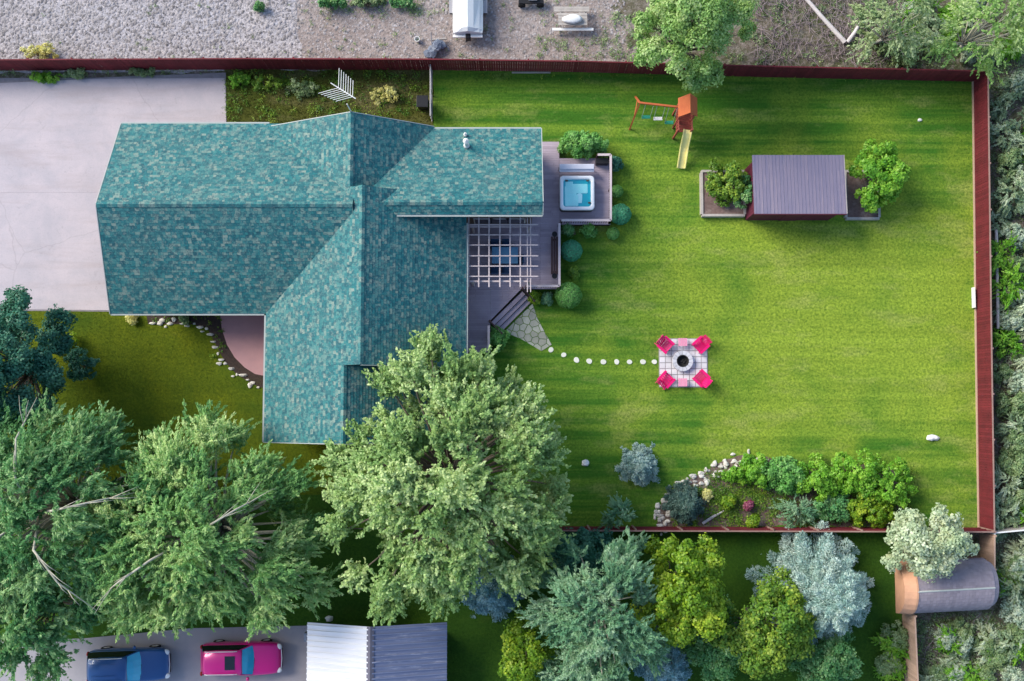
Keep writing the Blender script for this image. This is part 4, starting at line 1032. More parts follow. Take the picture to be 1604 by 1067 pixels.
# ------------------------------------------------------------------ garden shed with ribbed roof, planters
zs0, zs1 = 2.25, 2.55
sx0, sx1 = P(1180, 290, 2.4)[0], P(1324, 290, 2.4)[0]; syn, sys_ = P(1250, 243, zs0)[1], P(1250, 335, zs1)[1]
sh = empty('garden_shed', ((sx0 + sx1) / 2, (syn + sys_) / 2, 0), 'maroon garden shed under a ribbed mauve grey metal roof', 'shed')
mb = MB(); slab(mb, (sx0, syn, zs0), (sx1, syn, zs0), (sx1, sys_, zs1), (sx0, sys_, zs1), .06)
rf = mb.build('roof', M['shedroof'], sh)
for k in range(26):
    x = sx0 + (k + .5) * (sx1 - sx0) / 26; MB().beam((x, syn, zs0 + .006), (x, sys_, zs1 + .006), .03, .025).build('rib', M['shedroof'], rf, origin=WLOC[rf.name])
wi = .3; wx0, wx1, wy0, wy1 = sx0 + .1, sx1 - .25, sys_ + .12, syn - .3
mb = MB()
n = int((wx1 - wx0) / .16)
for k in range(n): mb.box((wx0 + (k + .5) * (wx1 - wx0) / n, wy0, 1.2), ((wx1 - wx0) / n - .01, .03, 2.4))
n = int((wy1 - wy0) / .16)
for k in range(n):
    for x in (wx0, wx1): mb.box((x, wy0 + (k + .5) * (wy1 - wy0) / n, 1.13), (.03, (wy1 - wy0) / n - .01, 2.24))
mb.box(((wx0 + wx1) / 2, wy1, 1.1), (wx1 - wx0, .03, 2.2))
tag(mb.build('wall', M['shedwall'], sh), kind='stuff')
MB().box(((wx0 + wx1) / 2, wy0 - .025, 1.0), (1.0, .03, 2.0)).build('door', M['shedwall'], sh)
MB().box((wx0 - .02, (wy0 + wy1) / 2, 1.5), (.03, .8, .7)).build('window', M['glass'], sh)
MB().beam((sx0, sys_ - .03, zs1 - .04), (sx1, sys_ - .03, zs1 - .04), .03, .12).build('fascia', M['shedwall'], sh); MB().beam((sx1 + .02, sys_, zs1 - .04), (sx1 + .02, syn, zs0 - .04), .03, .12).build('fascia', M['greywood'], sh)
def planter(label, x0, y0, x1, y1, h=.4):
    a, b = P2(x0, y1, h), P2(x1, y0, h); c = (a + b) / 2; root = empty('raised_bed', (*c, 0), label, 'planter')
    for (p, q) in (((a[0], a[1]), (b[0], a[1])), ((a[0], b[1]), (b[0], b[1]))): MB().beam((*p, h / 2), (*q, h / 2), .14, h).build('timber', M['greywood'], root)
    for x in (a[0], b[0]): MB().beam((x, a[1] + .07, h / 2), (x, b[1] - .07, h / 2), .14, h - .004).build('timber', M['greywood'], root)
    MB().prism([(a[0] + .07, a[1] + .07), (b[0] - .07, a[1] + .07), (b[0] - .07, b[1] - .07), (a[0] + .07, b[1] - .07)], .0, h - .08).build('soil', M['bed'], root)
planter('weathered timber raised bed left of the maroon shed', 1100, 268, 1166, 337); planter('low timber raised bed right of the maroon shed', 1326, 268, 1376, 342, .3)

# ------------------------------------------------------------------ arched shed in the lower right corner
ax0, ax1 = P(1432, 930, 2.2)[0], P(1552, 925, 2.2)[0]; ac = P(1490, 918, 1.6); rad = 1.42; zc = 1.35
ar = empty('arched_shed', (ac[0], ac[1], 0), 'grey barrel roofed shed with an orange cedar end', 'shed')
rot = R(3)
def arc(x, r, z=zc, ys=1.0, n=12): return [np.array((x, ac[1] + (x - ac[0]) * math.tan(rot) + r * math.cos(math.pi * k / n) * ys, z + r * .95 * math.sin(math.pi * k / n))) for k in range(n + 1)]
mb = MB(); xs = np.linspace(ax0, ax1, 25)
for i in range(24):
    for k in range(24):
        rr_ = rad + .010 * ((k + i) % 2) + .004 * random.random(); a, b = arc(xs[i] + .004, rr_, n=24), arc(xs[i + 1] - .004, rr_, n=24)
        mb.add([a[k], a[k + 1], b[k + 1], b[k]], [(0, 3, 2, 1)])
core = MB(); core.loft([arc(ax0 + .01, rad - .03), arc(ax1, rad - .03), arc(ax1 + .32, rad * .86), arc(ax1 + .48, rad * .55)]).build('roof', M['archroof'], ar, smooth=False)
tag(mb.build('shingles', M['archroof'], ar), kind='stuff')
MB().tube([(ax0, ac[1] + (ax0 - ac[0]) * math.tan(rot), zc + rad * .95 + .01), (ax1, ac[1] + (ax1 - ac[0]) * math.tan(rot), zc + rad * .95 + .01)], .05, 6).build('ridge_strip', M['fascia'], ar)
f = arc(ax0 - .02, rad + .06); g = arc(ax0 - .35, rad + .03, zc - .1)
MB().loft([arc(ax0 + .05, rad + .05), arc(ax0 - .05, rad + .05), arc(ax0 - .62, rad + .02, zc - .25)], close=True).build('cedar_end', M['cedarface'], ar)
y0 = ac[1] - rad * .93; y1 = ac[1] + rad * .93
MB().prism([(ax0, y0), (ax1 + .2, y0 + .15), (ax1 + .2, y1 + .15), (ax0, y1)], 0, zc - .02).build('wall', M['wallpaint'], ar)

# ------------------------------------------------------------------ neighbour's garage at the bottom
gx0, gxr, gx1 = P(481, 1020, 2.6)[0], P(580, 1020, 3.7)[0], P(700, 1020, 2.6)[0]; gyn = P(480, 975, 2.6)[1]; gys = gyn - 7.5
ga = empty('garage', ((gx0 + gx1) / 2, gyn - 3, 0), 'low garage with a bright ribbed metal gable roof', 'garage')
sl = [((gx0, gyn, 2.6), (gx0, gys, 2.6), (gxr, gys, 3.7), (gxr, gyn, 3.7)), ((gx1, gys, 2.6), (gx1, gyn, 2.6), (gxr, gyn, 3.7), (gxr, gys, 3.7))]
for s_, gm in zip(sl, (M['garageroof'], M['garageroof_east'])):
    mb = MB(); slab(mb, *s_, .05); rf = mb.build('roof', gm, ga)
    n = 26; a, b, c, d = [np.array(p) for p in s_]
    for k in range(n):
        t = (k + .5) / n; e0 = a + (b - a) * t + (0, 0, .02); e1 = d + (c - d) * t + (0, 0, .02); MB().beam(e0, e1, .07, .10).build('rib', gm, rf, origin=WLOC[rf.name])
mb = MB(); mb.add([(gxr - .2, gyn + .01, 3.7), (gxr, gyn + .01, 3.79), (gxr + .2, gyn + .01, 3.7), (gxr - .2, gys, 3.7), (gxr, gys, 3.79), (gxr + .2, gys, 3.7)], [(0, 1, 4, 3), (1, 2, 5, 4)]).build('ridge_cap', M['garageridge'], ga)
mb = MB(); mb.prism([(gx0 + .3, gys + .3), (gx1 - .3, gys + .3), (gx1 - .3, gyn - 1.0), (gx0 + .3, gyn - 1.0)], -.1, 2.5); mb.add([(gx0 + .3, gyn - 1.01, 2.5), (gx1 - .3, gyn - 1.01, 2.5), (gxr, gyn - 1.01, 3.6), (gx0 + .3, gyn - 1.15, 2.5), (gx1 - .3, gyn - 1.15, 2.5), (gxr, gyn - 1.15, 3.6)], [(1, 0, 2), (3, 4, 5), (0, 1, 4, 3), (1, 2, 5, 4), (2, 0, 3, 5)]).build('wall', M['wallpaint'], ga)
MB().box((gx0 - .12, P(476, 998, 2.4)[1], 1.4), (.16, .45, 2.2)).build('downpipe', M['greytarp'], ga)

# ------------------------------------------------------------------ cars
def car(name, label, px, py, rz, paintm, L=4.65, W=1.84, Hc=1.68, sunroof=False):
    c = P(px, py, .9); base = np.array((c[0], c[1], .03)); root = empty(name, base, label, 'car'); B = base
    def sec(x, zb, zt, hw, n=4, shoulder=.10):
        pts = [(x, -hw * .94, zb), (x, -hw, zb + .18), (x, -hw, (zb + zt) / 2 + .1), (x, -hw * .965, zt - shoulder * .6), (x, -hw * .86, zt), (x, 0, zt + .035), (x, hw * .86, zt), (x, hw * .965, zt - shoulder * .6), (x, hw, (zb + zt) / 2 + .1), (x, hw, zb + .18), (x, hw * .94, zb)]
        return [B + np.array(p) for p in pts]
    h = L / 2; hw = W / 2
    secs = [sec(-h, .42, .85, hw * .80), sec(-h + .06, .34, .98, hw * .90), sec(-h + .3, .28, 1.04, hw * .985), sec(-h + 1.2, .25, 1.06, hw), sec(-.2, .24, 1.05, hw), sec(h - 1.65, .25, 1.04, hw), sec(h - 1.35, .25, 1.02, hw * .995), sec(h - .7, .27, .96, hw * .975), sec(h - .25, .32, .88, hw * .92), sec(h - .06, .36, .76, hw * .80), sec(h, .42, .66, hw * .68)]
    body = MB().loft(secs).build('body', paintm, root, smooth=True, bevel=0)
    sub = body.modifiers.new('s', 'SUBSURF'); sub.levels = 1; sub.render_levels = 1
    # greenhouse
    xr0, xr1 = -h + .38, .05; xw_ = h - 1.55
    gh = [(-h + .12, 1.03, hw * .86), (xr0, Hc - .06, hw * .72), (xr1, Hc - .05, hw * .73), (xw_, 1.03, hw * .86)]
    def gs(x, zt, w): return [B + np.array(p) for p in ((x, -w, zt), (x, w, zt))]
    low = [(-h + .12, 1.02, hw * .88), (-h + .5, 1.03, hw * .92), (.1, 1.03, hw * .92), (xw_ - .1, 1.02, hw * .88)]
    g = MB(); bt = [B + np.array((x, s * w, z)) for s in (-1, 1) for x, z, w in low]; tp = [B + np.array((x, s * w, z)) for s in (-1, 1) for x, z, w in ((xr0 - .02, Hc - .08, hw * .70), (xr0 + .35, Hc - .05, hw * .74), (xr1 - .3, Hc - .05, hw * .75), (xr1 + .03, Hc - .08, hw * .72))]
    v = bt + tp
    f = []
    for i in range(3): f += [(i, i + 1, 8 + i + 1, 8 + i), (4 + i + 1, 4 + i, 12 + i, 12 + i + 1)]
    f += [(4, 0, 8, 12)]
    g.add(v, f).build('side_glass', M['carglass'], root)
    # windscreen, bowed
    ws = MB(); rows = []
    for t in (0, .5, 1):
        x = xw_ - .02 + (xr1 + .06 - xw_) * t; z = 1.035 + (Hc - .045 - 1.035) * t; w = hw * (.87 + (.71 - .87) * t)
        rows.append([B + np.array((x + .13 * (1 - (s / 2.) ** 2) , w * s / 2., z + .0 + .02 * math.sin(t * 3.14))) for s in (-2, -1, 0, 1, 2)])
    for r0_, r1_ in zip(rows[:-1], rows[1:]):
        for k in range(4): ws.add([r0_[k], r0_[k + 1], r1_[k + 1], r1_[k]], [(0, 1, 2, 3)])
    ws.build('windscreen', M['windshield'], root, smooth=True)
    # roof panel
    rp = MB(); secs = []
    for x, z, w in ((xr0 - .06, Hc - .10, hw * .68), (xr0 + .1, Hc - .03, hw * .735), (xr0 + .8, Hc, hw * .76), (xr1 - .4, Hc, hw * .76), (xr1 + .1, Hc - .03, hw * .735), (xr1 + .2, Hc - .085, hw * .70)):
        secs.append([B + np.array(p) for p in ((x, -w, z - .06), (x, -w * .93, z - .01), (x, 0, z + .03), (x, w * .93, z - .01), (x, w, z - .06), (x, 0, z - .075))])
    rp.loft(secs).build('roof', paintm, root, smooth=True)
    for s in (-1, 1):
        MB().tube([B + np.array((xr0 + .1, s * hw * .68, Hc - .01)), B + np.array((xr0 + .25, s * hw * .68, Hc + .055)), B + np.array((xr1 - .25, s * hw * .68, Hc + .055)), B + np.array((xr1 - .05, s * hw * .68, Hc - .01))], .025, 7).build('roof_rail', M['chrome'], root)
        MB().blob(B + np.array((xw_ - .28, s * (hw + .11), 1.08)), (.10, .12, .08), rng, .03).build('mirror', paintm, root, smooth=True)
        MB().blob(B + np.array((h - .16, s * hw * .70, .74)), (.20, .17, .08), rng, .03, 10, 6).build('headlight', M['lamp'], root, smooth=True)
        MB().blob(B + np.array((-h + .10, s * hw * .80, .92)), (.10, .13, .12), rng, .03, 10, 6).build('tail_light', M['tail'], root, smooth=True)
        MB().tube([B + np.array((xr1 + .1, s * hw * .735, Hc - .07)), B + np.array((xw_ - .06, s * hw * .885, 1.04))], .035, 6).build('pillar', paintm, root)
        for x in (-h + .9, h - .95):
            y = s * (hw - .09); wl = MB(); cw = B + np.array((x, y, .31)); prof = [(.20, -.1), (.29, -.105), (.325, -.08), (.325, .08), (.29, .105), (.20, .1)]
            vs = []; n = 18
            for r, o in prof:
                for k in range(n): a = 6.2832 * k / n; vs.append(cw + np.array((r * math.cos(a), o, r * math.sin(a))))
            fs = [(i * n + k, (i + 1) * n + k, (i + 1) * n + (k + 1) % n, i * n + (k + 1) % n) for i in range(5) for k in range(n)]
            wo_ = wl.add(vs, fs).build('wheel', M['tyre'], root, smooth=True)
            MB().tube([cw + (0, -.085, 0), cw + (0, .085, 0)], .20, 14).build('rim', M['chrome'], wo_, origin=WLOC[wo_.name])
    MB().box(B + np.array((h - .02, 0, .56)), (.06, W * .55, .16)).build('grille', M['black'], root, bevel=.02)
    MB().tube([B + np.array((h - .03, -hw * .62, .70)), B + np.array((h + .015, 0, .72)), B + np.array((h - .03, hw * .62, .70))], .03, 6).build('bumper_trim', M['chrome'], root)
    MB().tube([B + np.array((xw_ + .02, -.6, 1.05)), B + np.array((xw_ + .10, .1, 1.06))], .012, 5).build('wiper', M['black'], root)
    if sunroof: MB().box(B + np.array((xr1 - .45, 0, Hc + .033)), (.55, .75, .012)).build('sunroof', M['carglass'], root)
    else:
        for y in (-.32, .32): MB().tube([B + np.array((xr0 + .2, y, Hc + .04)), B + np.array((xr1 - .4, y, Hc + .045))], .012, 5).build('roof_crease', paintm, root)
    root.rotation_euler.z = rz
    return root
car('parked_car', 'blue car with silver roof rails parked nearest the left edge', 200, 1043, R(2), M['carblue'], 4.6, 1.86, 1.72)
car('parked_car', 'magenta car with a dark sunroof parked beside the garage', 377, 1033, R(1), M['carmag'], 4.55, 1.84, 1.62, True)

# ------------------------------------------------------------------ yard beyond the north fence
c = P(733, 0, 1.0); bo = empty('covered_boat', (c[0], c[1], 0), 'boat on a trailer under a bright white tarp beyond the fence', 'boat')
y_s = P(733, 52, .9)[1]; y_n = y_s + 6.2; secs = []
for t, w_, zr in ((0, .82, 1.25), (.03, .86, 1.42), (.3, .86, 1.75), (.55, .80, 1.85), (.8, .55, 1.65), (.95, .22, 1.4), (1, .05, 1.3)):
    y = y_s + (y_n - y_s) * t; secs.append([np.array((c[0] + x * w_, y, z)) for x, z in ((-1, .62), (-1.03, .95), (-.8, 1.05 + (zr - 1.25) * .35), (-.4, zr - .12), (0, zr), (.4, zr - .14), (.8, 1.04 + (zr - 1.25) * .35), (1.03, .95), (1, .62), (0, .35))])
MB().loft(secs).build('tarp', M['tarp'], bo, smooth=False)
MB().box((c[0] - .02, y_s - .12, .72), (1.75, .16, .12)).build('trailer_bar', M['white'], bo)
for s in (-1, 1):
    wl = MB().tube([(c[0] + s * 1.0 - .09, y_s + 1.7, .3), (c[0] + s * 1.0 + .09, y_s + 1.7, .3)], .3, 16).build('wheel', M['tyre'], bo)
    MB().box((c[0] + s * 1.0, y_s + 1.7, .66), (.26, .8, .05)).build('mudguard', M['pole'], bo)
MB().box((c[0], y_s - .02, .55), (.3, .5, .55)).build('outboard', M['black'], bo, bevel=.05)
c = P(897, 30, .7); pn = empty('picnic_table', (c[0], c[1], 0), 'weathered picnic table with a pale bench below and a grey bench above', 'picnic table')
sc = S(.5)
for k in range(4): MB().box((c[0], c[1] - .3 + .19 * k, .74), (1.7, .17, .045)).build('table_plank', M['greywood'], pn)
for k in range(2): MB().box((c[0] - .05, c[1] + .62 + .16 * k, .45), (2.1, .15, .045)).build('bench_plank', M['greywood'], pn)
MB().box((c[0] + .02, c[1] - .52, .45), (2.45, .16, .05)).build('bench_plank', M['white'], pn)
for s in (-1, 1):
    MB().beam((c[0] + s * .7, c[1] - .75, 0), (c[0] + s * .7, c[1] - .12, .72), .05, .09).build('leg', M['greywood'], pn); MB().beam((c[0] + s * .7, c[1] + .85, 0), (c[0] + s * .7, c[1] + .22, .72), .05, .09).build('leg', M['greywood'], pn)
    MB().beam((c[0] + s * .66, c[1] - .62, .38), (c[0] + s * .66, c[1] + .8, .38), .05, .09).build('brace', M['greywood'], pn)
wb = P(895, 30, .9); MBb = MB(); MBb.blob((wb[0], wb[1], .90), (.58, .30, .16), np.random.default_rng(3), .10, 12, 7)
tag(MBb.build('covered_bundle', M['tarp'], smooth=True), 'pale wrapped bundle lying on the picnic table', 'bundle')
c = P(832, 0, .4); g_ = empty('utility_cart', (c[0], c[1], 0), 'dark cart with a pale load cut off by the top edge', 'cart')
MB().box((c[0], c[1], .45), (1.5, .5, .1)).build('bed', M['black'], g_); MB().box((c[0] + .1, c[1] + .05, .62), (.5, .3, .22)).build('load', M['white'], g_, bevel=.03)
for s in (-1, 1): MB().tube([(c[0] + s * .55, c[1] - .32, .22), (c[0] + s * .55, c[1] - .22, .22)], .22, 14).build('wheel', M['tyre'], g_)
c = P(690, 75); jn = empty('tarp_pile', (c[0], c[1], 0), 'crumpled blue grey tarp pile against the north fence', 'pile')
mb = MB(); rj = np.random.default_rng(8)
for k in range(6): mb.blob((c[0] + rj.normal(0, .25), c[1] + rj.normal(0, .2), .16 + .05 * k), (.36, .28, .18), rj, .25, 9, 6)
mb.build('tarp', M['greytarp'], jn); MB().box((c[0] - .1, c[1] + .42, .25), (.95, .07, .14), .05).build('board', M['greywood'], jn); MB().tube([(c[0] - .45, c[1] - .5, .1), (c[0] - .5, c[1] + .6, .9)], .03, 6).build('stake', M['pole'], jn)
c = P(654, 64); tag(MB().lathe((c[0], c[1], 0), [(.12, 0), (.16, .3), (.17, .32), (.14, .32), (.13, .1)], 14).build('bucket', M['white']), 'small white bucket left of the tarp pile', 'bucket')
c = P(664, 167); bn = empty('rubbish_bin', (c[0], c[1], 0), 'black wheeled bin beside the thin grey fence', 'bin')
MB().loft([[(c[0] + x * w_, c[1] + y * w_, z) for x, y in ((-1, -1), (1, -1), (1, 1), (-1, 1))][::-1] for w_, z in ((.24, .05), (.31, .98))]).build('body', M['black'], bn, bevel=.02); MB().box((c[0], c[1], 1.01), (.68, .70, .06)).build('lid', M['black'], bn, bevel=.02)
for s in (-1, 1): MB().tube([(c[0] + s * .27 - .03, c[1] + .28, .11), (c[0] + s * .27 + .03, c[1] + .28, .11)], .11, 12).build('wheel', M['tyre'], bn)
# fallen pole and branch in the brush, pipe east of the fence
def log(name, label, pts, rads, mat): tag(MB().tube(pts, rads, 9).build(name, mat, smooth=False), label, 'log' if 'log' in name else 'pole')
log('fallen_log', 'long bleached log lying diagonally in the brush', [P(1240, -25) + (0, 0, .18), P(1285, 28) + (0, 0, .2), P(1322, 68) + (0, 0, .15)], [.10, .12, .15], M['deadwood'])
log('fallen_log', 'short bleached log angling up from the foot of the long one', [P(1326, 68) + (0, 0, .16), P(1336, 54) + (0, 0, .3), P(1346, 36) + (0, 0, .45)], [.13, .11, .07], M['deadwood'])
log('pale_pole', 'straight pale pole lying just right of the red fence', [P(1554, 362) + (0, 0, .5), P(1557, 516) + (0, 0, .5)], [.09, .09], M['deadwood'])
tag(MB().box(P(1522, 467) + (0, 0, .24), (.06, 1.2, .38)).build('white_board', M['white'], bevel=.01), 'white board leaning on the inside of the red fence', 'board')
tag(MB().box(P(832, 114.5) + (0, 0, .06), (2.3, .07, .12)).build('pale_plank', M['greywood']), 'pale plank at the foot of the north fence above the lawn', 'plank')
def rock(px, py, r, label, group=None, z=0, seed=0, name='rock', flat=.65, mat=None):
    c = P(px, py); g = np.random.default_rng(seed + int(px * 13 + py)); a_ = g.random() * 1.5 + .6; o = MB().blob((c[0], c[1], z + r * flat * .55), (r * math.sqrt(a_), r / math.sqrt(a_), r * flat * (.7 + .5 * g.random())), g, .24, 8, 5).build(name, mat or M['rock'])
    o.rotation_euler.z = 0; return tag(o, label, 'rock', group)
rock(1461, 685, .28, 'large white boulder alone on the right side of the lawn', mat=M['white'], flat=.8)
rock(917, 725, .20, 'small pale stone on the shaded lawn left of the blue spruce', mat=M['white'])
rock(1441, 188, .11, 'tiny white stone on the upper right lawn', mat=M['white'])
rock(515, 969, .18, 'small white stone by the garage roof corner', mat=M['white'])

# ------------------------------------------------------------------ front bed, patio
arcp = [(345, 493), (348, 515), (356, 540), (368, 560), (384, 576), (400, 586), (420, 590)]
sheet('front_bed', [(228, 486), (430, 486), (430, 612), (405, 606), (372, 588), (352, 566), (338, 540), (325, 514), (300, 508), (232, 508)], .014, M['mulch'])
sheet('front_patio', arcp + [(440, 590), (440, 493)], .07, M['patio'], .1)
GB = 'white rocks edging the front bed'
gr = np.random.default_rng(21)
for (x, y) in [(238, 505), (248, 506), (257, 503), (266, 506), (275, 503), (284, 505), (294, 509), (304, 508), (313, 512), (322, 516), (328, 525), (333, 535), (337, 545), (342, 554), (347, 563), (354, 571), (362, 578), (370, 585), (379, 590), (388, 595), (397, 600), (405, 606), (343, 570), (366, 590), (392, 604), (260, 511), (318, 520)]:
    rock(x + gr.normal(0, 1.2), y + gr.normal(0, 1.2), .07 + .09 * gr.random(), 'white rounded rock edging the dark front bed', GB, seed=3)
# rock garden bed
bedpx = [(1028, 824), (1032, 796), (1048, 768), (1075, 752), (1105, 738), (1135, 722), (1165, 713), (1200, 716), (1235, 730), (1300, 732), (1380, 728), (1412, 742), (1418, 790), (1424, 824)]
sheet('rock_garden', wobble(bedpx, 1.5, 10, 12), .02, M['bed'])
GB2 = 'pale rocks edging the rock garden'
edge = [(1029, 822), (1031, 797), (1047, 769), (1075, 751), (1105, 738), (1135, 722), (1165, 714), (1198, 713)]
for (a, b) in zip(edge[:-1], edge[1:]):
    n = max(2, int(math.hypot(b[0] - a[0], b[1] - a[1]) / 5.5))
    for k in range(n):
        for lay in range(3):
            t = (k + .5 * gr.random()) / n; rock(a[0] + (b[0] - a[0]) * t + gr.normal(0, 3.2) + lay * 6, a[1] + (b[1] - a[1]) * t + gr.normal(0, 3.2) + lay * 6, .05 + .12 * gr.random(), 'pale rock in the curved edge of the rock garden', GB2, seed=5)
log('driftwood', 'bleached driftwood log lying in the rock garden', [P(1100, 820) + (0, 0, .1), P(1118, 808) + (0, 0, .14), P(1133, 800) + (0, 0, .12)], [.09, .08, .04], M['deadwood'])

# ------------------------------------------------------------------ trees and shrubs
plant('broadleaf_tree', 'huge sage green tree covering the lower right corner of the house', 'tree', 703, 757, 216, 222, 4.2, 9.8, M['l_sage'], 101, style='strand', n=84, k=40, per=34, length=1.05, droop=.25, outward=.75, leaf=(.17, .105), trunk_r=.36, wob=.10)
plant('willow_tree', 'big feathery grey green tree above the two parked cars', 'tree', 314, 836, 196, 182, 3.8, 8.8, M['l_willow'], 102, style='strand', n=78, k=36, per=46, leaf=(.20, .065), length=1.3, outward=.7, droop=.42, trunk_r=.34, bark='palebark', wob=.16, barelimbs=2)
plant('willow_tree', 'dark green tree with bare pale limbs at the left edge', 'tree', 78, 798, 190, 192, 3.8, 9.2, M['l_deep'], 103, style='strand', n=74, k=30, per=44, leaf=(.20, .07), length=1.3, outward=.7, droop=.42, trunk_r=.34, bark='palebark', barelimbs=5, wob=.14)
plant('broadleaf_tree', 'dark teal tree at the left edge below the concrete drive', 'tree', 18, 578, 100, 116, 3.0, 7.0, M['l_teal'], 104, n=46, k=15, per=60, csize=.36, leaf=(.16, .11), trunk_r=.2)
plant('willow_tree', 'deep green bushy tree in the bottom left corner', 'tree', 55, 965, 100, 82, 2.6, 7.0, M['l_deep'], 105, style='strand', n=26, k=28, per=28, leaf=(.22, .09), trunk_r=.2, droop=.3)
plant('cottonwood_tree', 'leafy bright green tree hanging over the north fence', 'tree', 1085, 48, 100, 92, 3.2, 9.0, M['l_top'], 106, n=38, k=15, per=64, csize=.33, leaf=(.14, .10), trunk_r=.25, wob=.2)
plant('cottonwood_tree', 'loose olive green tree at the top edge right of the bleached log', 'tree', 1400, 38, 78, 66, 2.0, 6.0, M['l_scrub'], 107, style='strand', n=24, k=13, per=20, leaf=(.17, .08), trunk_r=.12, bark='palebark', wob=.25, droop=.2)
plant('cottonwood_tree', 'loose green tree in the top right corner', 'tree', 1545, 45, 88, 76, 2.0, 6.2, M['l_top'], 108, style='strand', n=26, k=14, per=20, leaf=(.17, .08), trunk_r=.12, bark='palebark', wob=.25, droop=.2)
plant('willow_tree', 'dusty blue green tree leaning over the bottom fence beside the big sage tree', 'tree', 940, 950, 108, 125, 3.2, 8.6, M['l_dusty'], 109, style='strand', n=38, k=32, per=40, leaf=(.19, .06), trunk_r=.22, bark='palebark', droop=.35, wob=.18, barelimbs=0)
plant('ash_tree', 'lime yellow tree right of the dusty blue green tree', 'tree', 1062, 925, 82, 96, 2.6, 7.2, M['l_lime'], 110, n=26, k=14, per=56, csize=.34, leaf=(.17, .13), trunk_r=.16, wob=.24)
plant('ash_tree', 'lime yellow bush tree at the bottom edge right of the garage', 'tree', 822, 1012, 46, 62, 1.6, 4.8, M['l_lime'], 111, n=16, k=12, per=42, csize=.30, leaf=(.16, .12), trunk_r=.1, wob=.2)
plant('ash_tree', 'olive green tree left of the large blue spruce', 'tree', 1196, 978, 88, 88, 2.2, 6.2, M['l_olive'], 112, n=26, k=13, per=44, csize=.33, leaf=(.17, .12), trunk_r=.15, wob=.18)
plant('olive_tree', 'pale silvery tree standing against the arched shed', 'tree', 1452, 848, 70, 62, 1.8, 5.2, M['l_pale'], 113, n=22, k=13, per=44, csize=.30, leaf=(.17, .12), trunk_r=.13, wob=.15)
plant('broadleaf_tree', 'dark green tree filling the gap between the lime and olive trees', 'tree', 1125, 1005, 66, 62, 1.6, 4.6, M['l_deep'], 131, n=20, k=13, per=50, csize=.3, leaf=(.14, .10), trunk_r=.1)
plant('broadleaf_tree', 'deep green tree below the large blue spruce', 'tree', 1290, 1030, 66, 50, 1.2, 3.6, M['l_deep'], 132, n=18, k=13, per=50, csize=.28, leaf=(.14, .10), trunk_r=.1)
plant('broadleaf_tree', 'dark teal tree under the fence right of the big sage tree', 'tree', 905, 872, 62, 46, 1.4, 4.2, M['l_teal'], 133, n=18, k=13, per=50, csize=.3, leaf=(.14, .10), trunk_r=.1)
plant('willow_tree', 'dusty green tree at the bottom edge right of the lime bush tree', 'tree', 905, 1045, 62, 52, 1.6, 4.8, M['l_dusty'], 134, style='strand', n=20, k=26, per=32, leaf=(.18, .06), trunk_r=.1, droop=.3)
spruce('blue_spruce', 'large pale blue spruce in the neighbouring yard', 1275, 922, 108, 7.6, M['l_spruce'], 114, pyz=1.8)
spruce('blue_spruce', 'blue spruce tucked under the edge of the big sage tree', 772, 915, 62, 5.6, M['l_spruce2'], 115, pyz=1.2)
spruce('blue_spruce', 'small round silver blue spruce alone on the lawn', 1001, 729, 37, 1.9, M['l_spruce'], 116, pyz=.5, tiers=9, zbase=.15, dens=1.7, leaf=(.11, .045))
spruce('blue_spruce', 'deep blue spruce at the bottom edge below the lime yellow tree', 1040, 1030, 62, 4.6, M['l_spruce2'], 117, pyz=1.0)
spruce('conifer_shrub', 'dark green conifer at the left end of the rock garden', 1072, 790, 36, 2.4, M['l_darkcon'], 118, pyz=.7, tiers=10, zbase=.1, dens=1.6, leaf=(.11, .045))
def shrub(label, px, py, rx, ry, ztop, mat, seed, n=9, k=9, per=34, csize=.17, leaf=(.12, .09), name='shrub', group=None, style='clump', cat='shrub', **kw):
    return plant(name, label, cat, px, py, rx, ry, ztop * .3, ztop, mat, seed, style, n=n, k=k, per=per, csize=csize, leaf=leaf, trunk_r=.035, zfork=.15, crown_name='foliage', trunk_name='stem', group=group, **kw)
shrub('vivid green bush at the right side of the maroon shed', 1370, 275, 52, 62, 2.6, M['l_bright'], 201, n=22, k=12, per=36, csize=.22, leaf=(.17, .11))
shrub('yellow green bush growing in the timber raised bed left of the shed', 1140, 285, 38, 42, 1.9, M['l_olive'], 202, n=16, k=11, csize=.2, leaf=(.15, .09))
shrub('dark sprig of leaves against the left shed wall', 1168, 300, 16, 26, 2.0, M['l_deep'], 203, n=8)
for i, (x, y, rx, ry, zt, mt, lb) in enumerate([
    (1172, 738, 36, 28, 1.1, 'l_bright', 'low green shrub at the top left of the rock garden'), (1228, 745, 42, 34, 1.3, 'l_topi2', 'rounded green shrub in the upper middle of the rock garden'),
    (1283, 752, 44, 38, 1.5, 'l_bright', 'green shrub between the two largest rock garden bushes'), (1338, 744, 46, 42, 1.7, 'l_bright', 'tall bright shrub at the upper right of the rock garden'),
    (1388, 755, 46, 48, 1.8, 'l_bright', 'widest bright green bush at the right end of the rock garden'), (1362, 795, 46, 32, 1.5, 'l_lime', 'yellow green bush by the fence at the right of the rock garden'),
    (1302, 796, 32, 28, 1.1, 'l_deep', 'dark green shrub by the fence in the rock garden')]):
    shrub(lb, x, y, rx, ry, zt, M[mt], 210 + i, n=14, k=11, per=34, csize=.19, leaf=(.14, .10), group='rock garden shrubs')
shrub('grey green feathery shrub by the fence in the rock garden', 1250, 802, 34, 24, 1.2, M['l_dusty'], 220, style='strand', n=10, k=16, per=20, leaf=(.14, .04))
shrub('lime tuft in the middle of the rock garden', 1142, 785, 12, 12, .5, M['l_lime'], 221, n=5); shrub('small lime tuft near the rock garden fence', 1180, 815, 11, 10, .5, M['l_lime'], 222, n=5)
